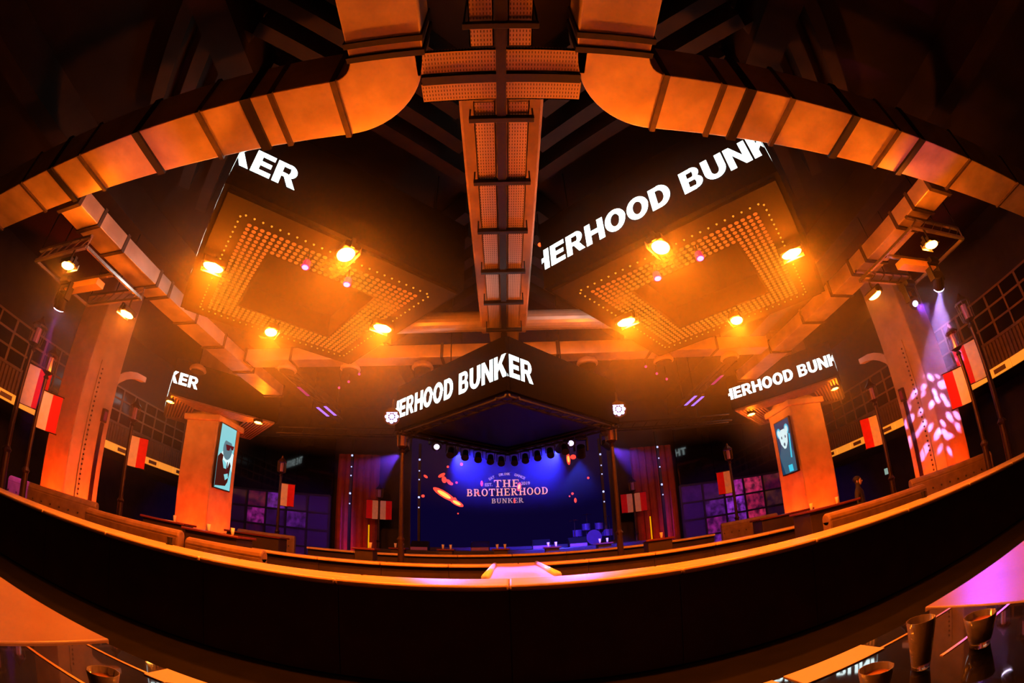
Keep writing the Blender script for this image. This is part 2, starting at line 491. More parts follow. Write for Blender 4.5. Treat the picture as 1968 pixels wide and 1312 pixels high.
# ------------------------------------------------------------------ hanging square frames with running LED text
FULL = 'THE BROTHERHOOD BUNKER'
def heavy(ch):
    """pieces (convex polygons) of a heavy sans capital on a grid of cap height 1, and its width"""
    W = 0.27
    rc = lambda x0, y0, x1, y1: [(x0, y0), (x1, y0), (x1, y1), (x0, y1)]
    def arc(cx, cy_, rx, ry, tx, ty, a0, a1, n):
        P = [a0 + (a1 - a0) * i_ / n for i_ in range(n + 1)]
        return [[(cx + rx * math.cos(p), cy_ + ry * math.sin(p)), (cx + rx * math.cos(q), cy_ + ry * math.sin(q)),
                 (cx + (rx - tx) * math.cos(q), cy_ + (ry - ty) * math.sin(q)), (cx + (rx - tx) * math.cos(p), cy_ + (ry - ty) * math.sin(p))] for p, q in zip(P, P[1:])]
    if ch == 'T': return [rc(0, .79, .82, 1), rc(.41 - W / 2, 0, .41 + W / 2, .79)], .82
    if ch == 'H': return [rc(0, 0, W, 1), rc(.88 - W, 0, .88, 1), rc(W, .39, .88 - W, .61)], .88
    if ch == 'E': return [rc(0, 0, W, 1), rc(W, 0, .74, .21), rc(W, .79, .73, 1), rc(W, .40, .68, .60)], .75
    if ch == 'B': return [rc(0, 0, W, 1), rc(W, 0, .50, .18), rc(W, .82, .48, 1), rc(W, .43, .50, .59)] + arc(.47, .735, .31, .265, .25, .12, -PI / 2, PI / 2, 8) + arc(.49, .285, .34, .285, .26, .14, -PI / 2, PI / 2, 8), .84
    if ch == 'R': return [rc(0, 0, W, 1), rc(W, .82, .50, 1), rc(W, .38, .48, .56)] + arc(.49, .69, .33, .31, .26, .15, -PI / 2, PI / 2, 8) + [[(.36, .39), (.62, .44), (.90, 0), (.60, 0)]], .88
    if ch == 'O': return arc(.46, .5, .47, .525, .27, .22, 0, 2 * PI, 22), .93
    if ch == 'D': return [rc(0, 0, W, 1), rc(W, 0, .40, .2), rc(W, .8, .40, 1)] + arc(.39, .5, .46, .5, .27, .22, -PI / 2, PI / 2, 12), .86
    if ch == 'U': return [rc(0, .36, W, 1), rc(.86 - W, .36, .86, 1)] + arc(.43, .38, .43, .40, W, .2, PI, 2 * PI, 12), .86
    if ch == 'N': return [rc(0, 0, .25, 1), rc(.62, 0, .87, 1), [(.0, 1), (.25, 1), (.87, 0), (.62, 0)]], .87
    if ch == 'K': return [rc(0, 0, W, 1), [(W, .30), (W, .58), (.56, 1), (.88, 1)], [(.34, .52), (.54, .66), (.94, 0), (.61, 0)]], .93
    return [], .40
LETTERS = []      # (start x, pieces)
_x = 0.0
POS = []
for ch in FULL:
    pcs, wd = heavy(ch)
    POS.append((_x, _x + wd))
    LETTERS.append((_x, pcs))
    _x += wd + (0.085 if ch != ' ' else 0.0)
I_K = FULL.rindex('K'); I_H = FULL.index('H', 5)

def clip_x(poly, lo, hi):
    for sgn, lim in ((1, lo), (-1, hi)):
        out = []
        for (x0, y0), (x1, y1) in zip(poly, poly[1:] + poly[:1]):
            i0, i1 = sgn * (x0 - lim) >= 0, sgn * (x1 - lim) >= 0
            if i0: out.append((x0, y0))
            if i0 != i1:
                tt = (lim - x0) / (x1 - x0)
                out.append((lim, y0 + (y1 - y0) * tt))
        poly = out
        if len(poly) < 3: return None
    return poly

def run_text(root, a, z0, t, kf=0.5):
    """lettering that runs round the faces of a square frame of half-side a (local), bottom at z0, height t"""
    L = 2 * a
    u0 = POS[I_H][0] + 0.55 * (POS[I_H][1] - POS[I_H][0])
    u1 = POS[I_K][0] + kf * (POS[I_K][1] - POS[I_K][0])
    sx = L / (u1 - u0)
    o = 0.012
    for nm, lo in (('LB', -L), ('LF', 0.0), ('RF', L)):
        for x0, pcs in LETTERS:
            mb = MB()
            for k_, pc in enumerate(pcs):
                poly = clip_x([((x0 + px - u0) * sx, py * t + z0) for px, py in pc], lo, lo + L)
                if poly:
                    oo = o + 0.0006 * k_
                    mb.add([{'LB': (a - (u - lo), a + oo, h), 'LF': (-a - oo, a - (u - lo), h), 'RF': (-a + (u - lo), -a - oo, h)}[nm] for u, h in poly], [tuple(range(len(poly)))])
            if mb.f:
                mb.build('glowing_letter', led_white, root['_p'][nm])

def led_frame(label, x, y, d, z, ztxt, ttxt, top, depth_in, group=None, kf=0.5):
    """x,y centre; d half-diagonal; z underside"""
    root = thing('led_frame', label, 'light frame', (x, y, Z(z)), PI / 4, group)
    a = d / math.sqrt(2)
    P = {}
    zt = top - z
    P['LF'] = MB().bb(-a - 0.008, -a + 0.07, -a, a, 0.05, zt).build('led_panel', led_black, root)
    P['RF'] = MB().bb(-a + 0.07, a, -a - 0.008, -a + 0.07, 0.05, zt).build('led_panel', led_black, root)
    P['RB'] = MB().bb(a - 0.07, a + 0.008, -a + 0.07, a, 0.05, zt).build('led_panel', led_black, root)
    P['LB'] = MB().bb(-a + 0.07, a - 0.07, a - 0.07, a + 0.008, 0.05, zt).build('led_panel', led_black, root)
    root_p = {'_p': P}
    run_text(root_p, a, ztxt - z, ttxt, kf)
    return root, a, P

def cables(root, a, h, mid=False):
    for sx in (-1, 1):
        for sy in (-1, 1):
            px, py = ((sx * a * 0.9, 0) if sy < 0 else (0, sx * a * 0.9)) if mid else (sx * a * 0.8, sy * a * 0.8)
            MB().cyl((px, py, 0.15), (px, py, h), 0.012, n=6).build('suspension_cable', black_steel, root)

dot_me = MB().lathe([(0.033, 0.0), (0.030, -0.010), (0.014, -0.016)][::-1], 10).mesh('glow_dot')
dot_me.materials.append(hole_glow_mat)  # dots are perforations; the orange light they reflect is put into emission
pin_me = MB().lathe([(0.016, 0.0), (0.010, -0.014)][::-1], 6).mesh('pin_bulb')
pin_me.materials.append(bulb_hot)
NEAR = [(-0.885, 'left large square hanging frame with glowing dot border, KER on its side'),
        (0.915, 'right large square hanging frame with glowing dot border, HERHOOD BUNK on its side')]
for x, lab in NEAR:
    root, a, P = led_frame(lab, x * H, 1.58 * H, 0.73 * H, H, 1.105 * H, 0.105 * H, 1.36 * H, 0.3)
    # underside: ring and recessed middle
    ao, ai = a - 0.072, 0.245 * H
    for q in range(4):
        r = q * PI / 2
        poly = [(-ao, -ao), (ao, -ao), (ai, -ai), (-ai, -ai)]
        c_, s_ = math.cos(r), math.sin(r)
        MB().prism([(c_ * u - s_ * v, s_ * u + c_ * v) for u, v in poly], 0.0, 0.05).build('soffit_panel', panel_dark, root)
        MB().prism([(c_ * u - s_ * v, s_ * u + c_ * v) for u, v in [(-ai, -ai - 0.02), (ai, -ai - 0.02), (ai, -ai), (-ai, -ai)]], 0.05, 0.42).build('recess_side', panel_dark, root)
    MB().bb(-ai, ai, -ai, ai, 0.40, 0.44).build('recess_panel', panel_dark, root)
    MB().bb(-a, a, -a, a, 1.25, 1.29).build('top_cover', led_black, root)
    n = 29; st = 0.093
    half = (n - 1) / 2 * st
    pts = []
    for i in range(n):
        for j in range(n):
            if min(i, j, n - 1 - i, n - 1 - j) < 5:
                u, v = -half + i * st, -half + j * st
                wx, wy = (u - v) * 0.7071, (u + v) * 0.7071
                pts.append((math.hypot(x * H + wx, 1.58 * H + wy), u, v))
    pts.sort()
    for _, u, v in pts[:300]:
        share('glow_dot', dot_me, root, (u, v, 0.0))
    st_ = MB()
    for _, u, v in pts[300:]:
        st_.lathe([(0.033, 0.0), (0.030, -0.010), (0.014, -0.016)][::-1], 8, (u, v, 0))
    o = st_.build('hole_glow_field', hole_glow_mat, root)
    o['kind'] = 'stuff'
    # outer line of pin bulbs
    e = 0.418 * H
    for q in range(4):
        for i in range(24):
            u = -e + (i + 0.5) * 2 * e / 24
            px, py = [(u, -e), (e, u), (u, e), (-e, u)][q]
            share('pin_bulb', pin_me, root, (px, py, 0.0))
    cables(root, a, CZ - Z(H))

# stage canopy frame
cx0, cy0, d0 = 0.02 * H, 2.67 * H, 0.70 * H
root, a, P = led_frame('square stage canopy with HERHOOD BUNKER running round its near corner', cx0, cy0, d0, 0.70 * H, 0.785 * H, 0.118 * H, 1.0 * H, 0.2, None, 0.93)
MB().bb(-a + 0.07, a - 0.07, -a + 0.07, a - 0.07, 0.12, 0.18).build('soffit_panel', mat('canopy_soffit', (0.01, 0.008, 0.007), 0.3), root)
for q in range(4):
    r = q * PI / 2
    c_, s_ = math.cos(r), math.sin(r)
    tr = MB()
    for v, zz in ((-a + 0.05, -0.02), (-a + 0.28, -0.02), (-a + 0.16, 0.10)):
        tr.cyl((c_ * -a - s_ * v, s_ * -a + c_ * v, zz), (c_ * a - s_ * v, s_ * a + c_ * v, zz), 0.024, n=6)
    for i in range(20):
        u0, u1 = -a + i * a / 10, -a + (i + 1) * a / 10
        v0, v1 = (-a + 0.05, -a + 0.28) if i % 2 else (-a + 0.28, -a + 0.05)
        tr.cyl((c_ * u0 - s_ * v0, s_ * u0 + c_ * v0, -0.02), (c_ * u1 - s_ * v1, s_ * u1 + c_ * v1, -0.02), 0.012, n=5)
    tr.build('truss', black_steel, root)
cables(root, a, CZ - Z(0.7 * H), True)

# far frames round the rear columns
for x, lab in ((-2.77, 'far left square frame round a column, KER on its side'), (2.79, 'far right square frame round a column, HERHOOD BUNK on its side')):
    root, a, P = led_frame(lab, x * H, 3.59 * H, 0.73 * H, 1.0 * H, 1.105 * H, 0.105 * H, 1.33 * H, 0.2)
    for q in range(4):
        r = q * PI / 2
        c_, s_ = math.cos(r), math.sin(r)
        for i in range(9):
            v = -a + 0.1 + i * 0.1
            hw = -v
            MB().box((-s_ * v, c_ * v, 0.02), (2 * hw, 0.05, 0.05), r).build('soffit_slat', corrugated, root)
        poly = [(-a + .07, -a + .07), (a - .07, -a + .07), (0.95, -0.95), (-0.95, -0.95)]
        MB().prism([(c_ * u - s_ * v, s_ * u + c_ * v) for u, v in poly], 0.05, 0.09).build('soffit_panel', panel_dark, root)

# ------------------------------------------------------------------ flood lights
def flood(label, loc, aim, energy, glow=flood_glow, size=0.17, rz=0.0, group=None, color=ORANGE, reach=0.19):
    t = thing('flood_light', label, 'flood light', loc, rz, group)
    s = size
    MB().box((0, 0, 0.07), (2.0 * s, 1.2 * s, 0.10)).build('housing', black_steel, t, 0.015)
    MB().sphere((0, 0, 0.02), s, 16, 8, (0.92, 0.62, 0.30)).build('lens', glow, t, smooth=True)
    y = MB()
    for q in (-1, 1):
        y.box((q * 1.08 * s, 0, 0.09), (0.02, 0.05, 0.14))
    y.box((0, 0, 0.15), (2.2 * s, 0.05, 0.02))
    y.build('yoke', black_steel, t)
    fl = MB()
    fl.box((0, 0.75 * s, 0.03), (2.0 * s, 0.01, 0.10)).build('barn_door', steel_gloss, t)
    MB().cyl((0, 0, 0.15), (0, 0, reach), 0.02, n=8).build('clamp', black_steel, t)
    lamp('flood_lamp', 'POINT', (0, 0, -0.12), energy, color, parent=t, shadow_soft_size=0.12)
    if energy > 200:
        lamp('flood_beam', 'SPOT', (0, 0, -0.12), energy * 1.4, color, parent=t, spot_size=2.3, spot_blend=0.7, shadow_soft_size=0.12)
    return t
FZ = 0.945
nm = {(-1, -1): 'near left', (1, -1): 'near right', (1, 1): 'far right', (-1, 1): 'far left'}
for cx, side, E0 in ((-0.885, 'left', 350), (0.915, 'right', 350)):
    for (sx, sy), n_ in nm.items():
        flood('bright orange flood light on the %s side of the %s large frame' % (n_, side),
              ((cx + sx * 0.31) * FZ * H, (1.575 + sy * 0.295) * FZ * H, Z(FZ * H)), None, E0, rz=(PI / 4 if sx * sy > 0 else -PI / 4), group='floods under the large frames')
for (x, y, lab) in ((-2.95, 3.07, 'small orange flood light under the far left frame, outer one'), (-2.26, 3.59, 'small orange flood light under the far left frame, inner one'),
                    (3.05, 3.21, 'small orange flood light under the far right frame, outer one'), (2.39, 3.78, 'small orange flood light under the far right frame, inner one')):
    flood(lab, (x * 0.97 * H, y * 0.97 * H, Z(0.97 * H)), None, 90, flood_far, 0.13, reach=0.105, group='floods under the far frames')

# ------------------------------------------------------------------ side lighting rigs: bars with floods and a moving head
def moving_head(label, loc, aim, color, energy, size=0.5, blend=0.3, gobo=False, group=None, lens=3.0, rad=0.1):
    t = thing('moving_head', label, 'stage light', loc, 0, group)
    MB().box((0, 0, 0.38), (0.30, 0.30, 0.12)).build('base', black_steel, t, 0.02)
    y = MB().box((-0.17, 0, 0.18), (0.05, 0.14, 0.36)).box((0.17, 0, 0.18), (0.05, 0.14, 0.36)).box((0, 0, 0.31), (0.38, 0.14, 0.04))
    y.build('yoke', black_steel, t, 0.01)
    d = (Vector(aim) - Vector(loc)).normalized()
    MB().cyl(-d * 0.16, d * 0.16, 0.11, 0.13, 16).build('head', black_steel, t, 0.01)
    lc = tuple(0.5 + 0.5 * c / max(color) for c in color)
    MB().cyl(d * 0.162, d * 0.172, rad, rad, 16).build('lens', emis('beam_lens_%d_%d_%d_%d' % (*[int(c * 99) for c in color], int(lens)), lc, lens), t)
    l = lamp('beam', 'SPOT', d * 0.2, energy, color, target=None, parent=t, spot_size=size, spot_blend=blend, shadow_soft_size=0.02)
    l.rotation_euler = d.to_track_quat('-Z', 'Y').to_euler()
    if gobo:
        ld = l.data
        ld.use_nodes = True
        g = ld.node_tree
        em = g.nodes['Emission']
        tc = g.nodes.new('ShaderNodeTexCoord')
        sep = g.nodes.new('ShaderNodeSeparateXYZ')
        g.links.new(tc.outputs['Normal'], sep.inputs[0])
        dv = [g.nodes.new('ShaderNodeMath') for _ in range(2)]
        cmb = g.nodes.new('ShaderNodeCombineXYZ')
        for i in range(2):
            dv[i].operation = 'DIVIDE'
            g.links.new(sep.outputs[i], dv[i].inputs[0])
            g.links.new(sep.outputs[2], dv[i].inputs[1])
            g.links.new(dv[i].outputs[0], cmb.inputs[i])
        vo = g.nodes.new('ShaderNodeTexVoronoi')
        vo.inputs['Scale'].default_value = 16.0
        vo.inputs['Randomness'].default_value = 0.65
        g.links.new(cmb.outputs[0], vo.inputs['Vector'])
        mr = g.nodes.new('ShaderNodeMapRange')
        mr.inputs['From Min'].default_value = 0.36
        mr.inputs['From Max'].default_value = 0.50
        mr.inputs['To Min'].default_value = 1.0
        mr.inputs['To Max'].default_value = 0.008
        g.links.new(vo.outputs['Distance'], mr.inputs['Value'])
        mx = g.nodes.new('ShaderNodeMath'); mx.operation = 'MAXIMUM'
        g.links.new(mr.outputs[0], mx.inputs[0]); mx.inputs[1].default_value = 0.008
        g.links.new(mx.outputs[0], em.inputs['Strength'])
    return t

for s, side in ((-1, 'left'), (1, 'right')):
    rig = thing('lighting_rig', '%s side lighting rig of steel bars hanging over the aisle' % side, 'lighting rig', (s * 2.25 * FZ * H, 1.345 * FZ * H, Z(1.03 * H)))
    for y in (-0.81, 0.81):
        MB().bb(-0.9, 0.9, y - 0.03, y + 0.03, 0.0, 0.05).build('bar', steel_gloss, rig)
        MB().bb(-0.9, 0.9, y - 0.03, y + 0.03, 0.21, 0.26).build('bar', steel_gloss, rig)
        for i in range(7):
            x0 = -0.9 + i * 0.3
            MB().cyl((x0, y, 0.03), (x0 + (0.3 if i < 6 else 0), y, 0.23), 0.015, n=6).build('brace', steel_gloss, rig)
    for x in (-0.9, 0.9):
        MB().bb(x - 0.03, x + 0.03, -0.81, 0.81, 0.0, 0.05).build('bar', steel_gloss, rig)
    for x in (s * 0.0, s * 0.9):
        for y in (-0.81, 0.81):
            MB().cyl((x, y, 0.25), (x, y, CZ - Z(1.03 * H)), 0.012, n=6).build('suspension_cable', black_steel, rig)
    MB().bb(-0.9, 0.9, -0.03, 0.03, 0.0, 0.05).build('bar', steel_gloss, rig)
    MB().bb(-0.55, 0.55, -0.1, 0.1, -0.18, -0.06).build('reflector_panel', mat('amber_panel', (0.7, 0.45, 0.2), 0.4, 0.3), rig)
    flood('orange flood light on the near end of the %s side rig' % side, (s * 2.09 * FZ * H, 1.10 * FZ * H, Z(FZ * H)), None, 110, group='floods on the side rigs', reach=0.295)
    flood('orange flood light on the far end of the %s side rig' % side, (s * 2.06 * FZ * H, 1.59 * FZ * H, Z(FZ * H)), None, 90, group='floods on the side rigs', rz=PI / 2, reach=0.295)
moving_head('moving head on the right rig throwing a dappled violet beam onto a column', (2.50 * 0.905 * H, 1.39 * 0.905 * H, Z(0.905 * H)), (10.7, 7.3, Z(1.35)), (0.62, 0.28, 1.0), 11000, 0.50, 0.25, True, lens=40, rad=0.12)
moving_head('moving head on the left rig with a narrow magenta beam', (-2.49 * 0.905 * H, 1.37 * 0.905 * H, Z(0.905 * H)), (-9.7, 5.5, Z(0.2)), (0.6, 0.02, 0.8), 1200, 0.20, 0.4, False, lens=30, rad=0.11)

moving_head('violet moving head at the far end of the right rig, aimed at the near counter', (7.95, 5.2, Z(0.905 * H)), (3.2, 1.0, Z(-0.5)), (0.22, 0.05, 1.0), 2600, 0.36, 0.7, False, lens=6, rad=0.06)
for nm_, x_, y_, ax, ay, e_ in (('left', -4.3, 4.86, -4.45, 2.5, 170), ('right', 6.1, 4.86, 6.0, 2.5, 300)):  # magenta spots added only to tint the ducts, no known fixtures
    t = thing('added_spot', 'small added magenta spot on the near counter on the %s, aimed at the duct' % nm_, 'spot light', (x_, y_, Z(-0.35)), 0, 'added counter spots')
    MB().cyl((0, 0, 0.015), (0, 0, 0.10), 0.035, 0.04, 12).build('can', black_steel, t)
    MB().lathe([(0.05, 0), (0.05, 0.015)], 12).build('base', black_steel, t)
    l = lamp('added_spot_lamp', 'SPOT', (0, 0, 0.115), e_, (0.75, 0.01, 0.35), parent=t, spot_size=0.36, spot_blend=0.9, shadow_soft_size=0.05)
    l.rotation_euler = Vector((ax - x_, ay - y_, K + 0.35)).to_track_quat('-Z', 'Y').to_euler()

def mini_head(label, x, y, z, top, col, group):
    t = thing('mini_head', label, 'stage light', (x, y, z), 0, group)
    MB().cyl((0, 0, 0.02), (0, 0, top - z), 0.012, n=6).build('stem', black_steel, t)
    MB().cyl((0, 0, 0.10), (0, -0.02, 0.0), 0.05, 0.06, 12).build('head', mat('glowing_casing', (0.25, 0.02, 0.12), 0.3, emit=(0.5, 0.0, 0.25), estr=0.3), t)  # faint magenta glow put into the casing itself
    MB().sphere((0, -0.024, -0.005), 0.045, 10, 6, (1, 1, 0.5)).build('lens', col, t)
vio = emis('mini_lens_violet', (0.35, 0.18, 1.0), 4.0)
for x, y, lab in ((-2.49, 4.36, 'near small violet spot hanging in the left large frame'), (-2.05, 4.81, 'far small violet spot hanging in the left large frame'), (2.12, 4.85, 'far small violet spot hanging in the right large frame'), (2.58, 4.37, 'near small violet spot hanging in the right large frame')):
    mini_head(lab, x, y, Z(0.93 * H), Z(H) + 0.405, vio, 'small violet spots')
redl = emis('red_beacon', (1.0, 0.06, 0.01), 4.0)
for x, y, z, lab in ((-1.16, 5.89, 5.07, 'small red pilot lamp left of the middle girder'), (0.68, 5.96, 4.72, 'small red pilot lamp right of the middle girder'), (0.17, 9.0, 4.16, 'small red pilot lamp above the canopy corner')):
    t = thing('pilot_lamp', lab, 'lamp', (x, y, Z(z)), 0, 'red pilot lamps')
    MB().cyl((0, 0, 0.03), (0, 0, CZ - Z(z)), 0.008, n=6).build('stem', black_steel, t)
    MB().sphere((0, 0, 0), 0.035, 10, 6).build('glow_dot', redl, t)
cell_m = emis('wash_cell', (0.62, 0.5, 1.0), 3.0)
for x, y, z, lab in ((2.5, 9.2, 2.80, 'honeycomb wash light at the right corner of the canopy'), (-2.43, 9.2, 2.77, 'honeycomb wash light at the left corner of the canopy')):
    t = thing('wash_light', lab, 'stage light', (x, y, Z(z)), 0, 'honeycomb wash lights')
    MB().cyl((0, 0, 0), (0, 0.14, 0.02), 0.19, 0.12, 16).build('head', black_steel, t)
    MB().bb(-0.02, 0.02, 0.05, 0.09, 0.12, 0.42).build('stem', black_steel, t)
    for k in range(9):
        r_, an = (0.0, 0) if k == 0 else (0.115, 2 * PI * k / 8)
        MB().cyl((r_ * math.cos(an), -0.004, r_ * math.sin(an)), (r_ * math.cos(an), -0.014, r_ * math.sin(an)), 0.045 if k else 0.06, n=8).build('cell', cell_m, t)

# ------------------------------------------------------------------ columns
def column(label, x, y, a, s, rivets, screen):
    t = thing('column', label, 'column', (x, y, 0))
    top = CZ - 0.02
    MB().bb(-a / 2, a / 2, -a / 2, a / 2, 0, top).build('shaft', concrete, t, 0.03)
    MB().bb(-a / 2 - 0.06, a / 2 + 0.06, -a / 2 - 0.06, a / 2 + 0.06, 0, 0.35).build('plinth', concrete, t, 0.02)
    if not rivets:
        MB().bb(-a / 2 - 0.1, a / 2 + 0.1, -a / 2 - 0.1, a / 2 + 0.1, Z(3.3), Z(3.5)).build('capital', concrete, t, 0.03)
    if rivets:
        me = MB().sphere((0, 0, 0), 0.028, 8, 4).mesh('rivet'); me.materials.append(iron)
        fx = -s * (a / 2)
        MB().bb(min(fx, fx - s * 0.04), max(fx, fx - s * 0.04), -0.22, 0.06, 0.36, Z(3.5)).build('rib_strip', concrete, t, 0.006)
        for k in range(34):
            share('rivet', me, t, (fx - s * 0.045, -0.14, 0.5 + k * 0.125))
        sc_ = MB().bb(min(fx, fx - s * 0.12), max(fx, fx - s * 0.12), 0.24, 0.40, Z(2.0), Z(2.35)).build('wall_lantern', iron, t, 0.01)
        MB().bb(min(fx - s * 0.1, fx - s * 0.125), max(fx - s * 0.1, fx - s * 0.125), 0.27, 0.37, Z(2.05), Z(2.28)).build('lantern_glass', mat('violet_glass', (0.2, 0.05, 0.4), 0.1), sc_)
        MB().bb(min(fx, fx - s * 0.05), max(fx, fx - s * 0.05), 0.27, 0.38, 0.4, Z(1.98)).build('conduit', iron, t)
    # curved bracket towards the hall end
    pr = []
    for i in range(9):
        ang = PI / 2 * i / 8
        pr.append((a / 2 + 1.5 - 1.5 * math.cos(ang), Z(2.3) + 1.5 * math.sin(ang)))
    vs = []
    n = len(pr)
    for xx in (-0.12, 0.12):
        vs += [(xx, p[0], p[1]) for p in pr] + [(xx, p[0] - (0.16 if i < n - 1 else 0), p[1] + 0.16) for i, p in enumerate(pr)]
    fs = []
    m = 2 * n
    for i in range(n - 1):
        fs += [(i, i + 1, n + i + 1, n + i), (m + i, m + n + i, m + n + i + 1, m + i + 1), (i, m + i, m + i + 1, i + 1), (n + i, n + i + 1, m + n + i + 1, m + n + i)]
    MB().add(vs, fs).build('arch_bracket', concrete, t)
    # uplights at the foot
    for dx, dy in ((-s * (a / 2 + 0.5), 0.0), (-s * 0.1, -(a / 2 + 0.5))):
        u = MB().cyl((dx, dy, 0.0), (dx, dy, 0.16), 0.1, 0.1, 12).build('uplight', black_steel, t)
        l = lamp('uplight_lamp', 'SPOT', (dx, dy, 0.2), (650 if rivets and s > 0 else 1100), RED, parent=t, spot_size=1.2, spot_blend=0.8, shadow_soft_size=0.08)
        dd = Vector((s * 0.30 if dy == 0 else 0, 0.30 if dy != 0 else 0, 1.0))
        l.rotation_euler = dd.to_track_quat('-Z', 'Y').to_euler()
    return t
column('left front concrete column glowing orange, with a line of rivets', -10.9, 7.8, 1.2, -1, True, None)
column('right front column covered in dappled pink and red light', 10.95, 7.85, 1.2, 1, True, None)
column('left rear column carrying a portrait screen of a figure in sunglasses', -9.7, 12.57, 1.38, -1, False, True)
column('right rear column carrying a portrait screen of an animal head', 9.75, 12.6, 1.38, 1, False, True)

# ------------------------------------------------------------------ portrait screens on the rear columns
def flat(parent, name, pts, m, layer, bias=0.004):
    # pts in screen plane (u right, v up); screen local frame: x right, y out towards viewer, z up
    vs = [(u, -(0.05 + bias * layer), v) for u, v in pts]
    return MB().add(vs, [tuple(range(len(vs)))]).build(name, m, parent)
def ell(cx, cz, rx, rz, n=20, a0=0, a1=2 * PI):
    return [(cx + rx * math.cos(a0 + (a1 - a0) * i / n), cz + rz * math.sin(a0 + (a1 - a0) * i / n)) for i in range(n)]
def portrait(label, loc, rz, w_, h_):
    t = thing('wall_screen', label, 'screen', loc, rz)
    MB().bb(-w_ / 2 - 0.03, w_ / 2 + 0.03, -0.045, 0.03, -h_ / 2 - 0.03, h_ / 2 + 0.03).build('casing', black_steel, t)
    return t
cyan = emis('screen_cyan', (0.30, 0.80, 0.86), 0.85)
cyan_w = emis('screen_pale', (0.75, 0.98, 1.0), 1.0)
grey_b = emis('screen_grey', (0.16, 0.30, 0.36), 0.7)
dark_b = emis('screen_dark', (0.09, 0.012, 0.008), 0.7)
wine = emis('screen_wine', (0.20, 0.01, 0.02), 0.5)
t = portrait('tall screen on the left rear column showing a suited figure in sunglasses', (-8.95, 12.42, Z(2.25)), PI / 2, 0.9, 2.05)
w_, h_ = 0.45, 1.02
flat(t, 'picture', [(-w_, -h_), (w_, -h_), (w_, h_), (-w_, h_)], cyan, 0)
flat(t, 'picture', [(-w_, -0.1), (-0.1, 0.3), (w_, 0.2), (w_, -0.4), (0.3, -0.25), (-0.1, -0.1)], cyan_w, 1)
flat(t, 'picture', [(-w_, -h_ + .02), (-w_, -0.18), (-0.22, -0.02), (-0.05, -0.35), (0.16, -0.35), (0.26, -0.08), (w_ - .1, -0.2), (0.28, -0.62), (0.22, -h_ + .02)], dark_b, 2)
flat(t, 'picture', ell(0.05, 0.28, 0.27, 0.34), grey_b, 3)
flat(t, 'picture', ell(0.05, 0.52, 0.27, 0.13, 14, 0, PI), cyan, 4)
flat(t, 'picture', [(-0.10, 0.42), (0.40, 0.46), (0.36, 0.32), (0.24, 0.32), (0.19, 0.38), (0.14, 0.26), (-0.02, 0.24)], wine, 5)
flat(t, 'picture', [(0.02, -0.08), (0.20, -0.08), (0.13, -0.36)], cyan_w, 4)
flat(t, 'picture', [(0.10, -0.12), (0.14, -0.12), (0.17, -0.50), (0.11, -0.56), (0.07, -0.50)], wine, 5)
flat(t, 'picture', [(-0.02, -0.55), (0.20, -0.48), (0.24, -0.62), (0.08, -0.72)], cyan, 6)
flat(t, 'picture', [(-w_, -h_), (w_ - .15, -h_), (w_ - .15, -h_ + 0.35), (0.12, -h_ + 0.12), (-w_, -h_ + 0.05)], cyan, 6)
flat(t, 'picture', [(-w_, -h_ + .02), (-0.28, -h_ + 0.02), (-0.14, 0.05), (-0.3, 0.1), (-w_, -0.05)], dark_b, 1.5)
t = portrait('tall screen on the right rear column showing a hooded animal head', (9.0, 12.45, Z(2.10)), -PI / 2, 0.86, 1.75)
navy = emis('screen_navy', (0.012, 0.06, 0.14), 0.8)
slate = emis('screen_slate', (0.05, 0.14, 0.22), 0.8)
sky_c = emis('screen_sky', (0.05, 0.62, 0.85), 1.0)
w_, h_ = 0.43, 0.87
flat(t, 'picture', [(-w_, -h_), (w_, -h_), (w_, h_), (-w_, h_)], navy, 0)
flat(t, 'picture', [(-w_, -0.25), (-0.2, 0.1), (0.2, 0.1), (w_, -0.3), (w_, -h_), (-0.25, -h_)], slate, 1)
flat(t, 'picture', ell(-0.24, 0.50, 0.13, 0.17), sky_c, 2)
flat(t, 'picture', ell(0.24, 0.54, 0.13, 0.17), sky_c, 2)
flat(t, 'picture', ell(-0.24, 0.50, 0.08, 0.11), cyan_w, 3)
flat(t, 'picture', ell(0.24, 0.54, 0.08, 0.11), cyan_w, 3)
flat(t, 'picture', [(-0.27, 0.42), (-0.1, 0.58), (0.12, 0.58), (0.27, 0.42), (0.2, 0.12), (0.06, -0.06), (-0.05, -0.06), (-0.2, 0.12)], cyan_w, 4)
for q in (-0.1, 0.12):
    flat(t, 'picture', ell(q, 0.32, 0.03, 0.05, 10), navy, 5)
flat(t, 'picture', ell(0.0, 0.08, 0.05, 0.06, 10), slate, 5)
flat(t, 'picture', [(0.32, 0.38), (0.40, 0.34), (0.30, -0.42), (0.22, -0.40)], sky_c, 5)
flat(t, 'picture', [(0.0, -0.62), (0.24, -0.62), (0.26, -0.84), (0.02, -0.84)], sky_c, 5)

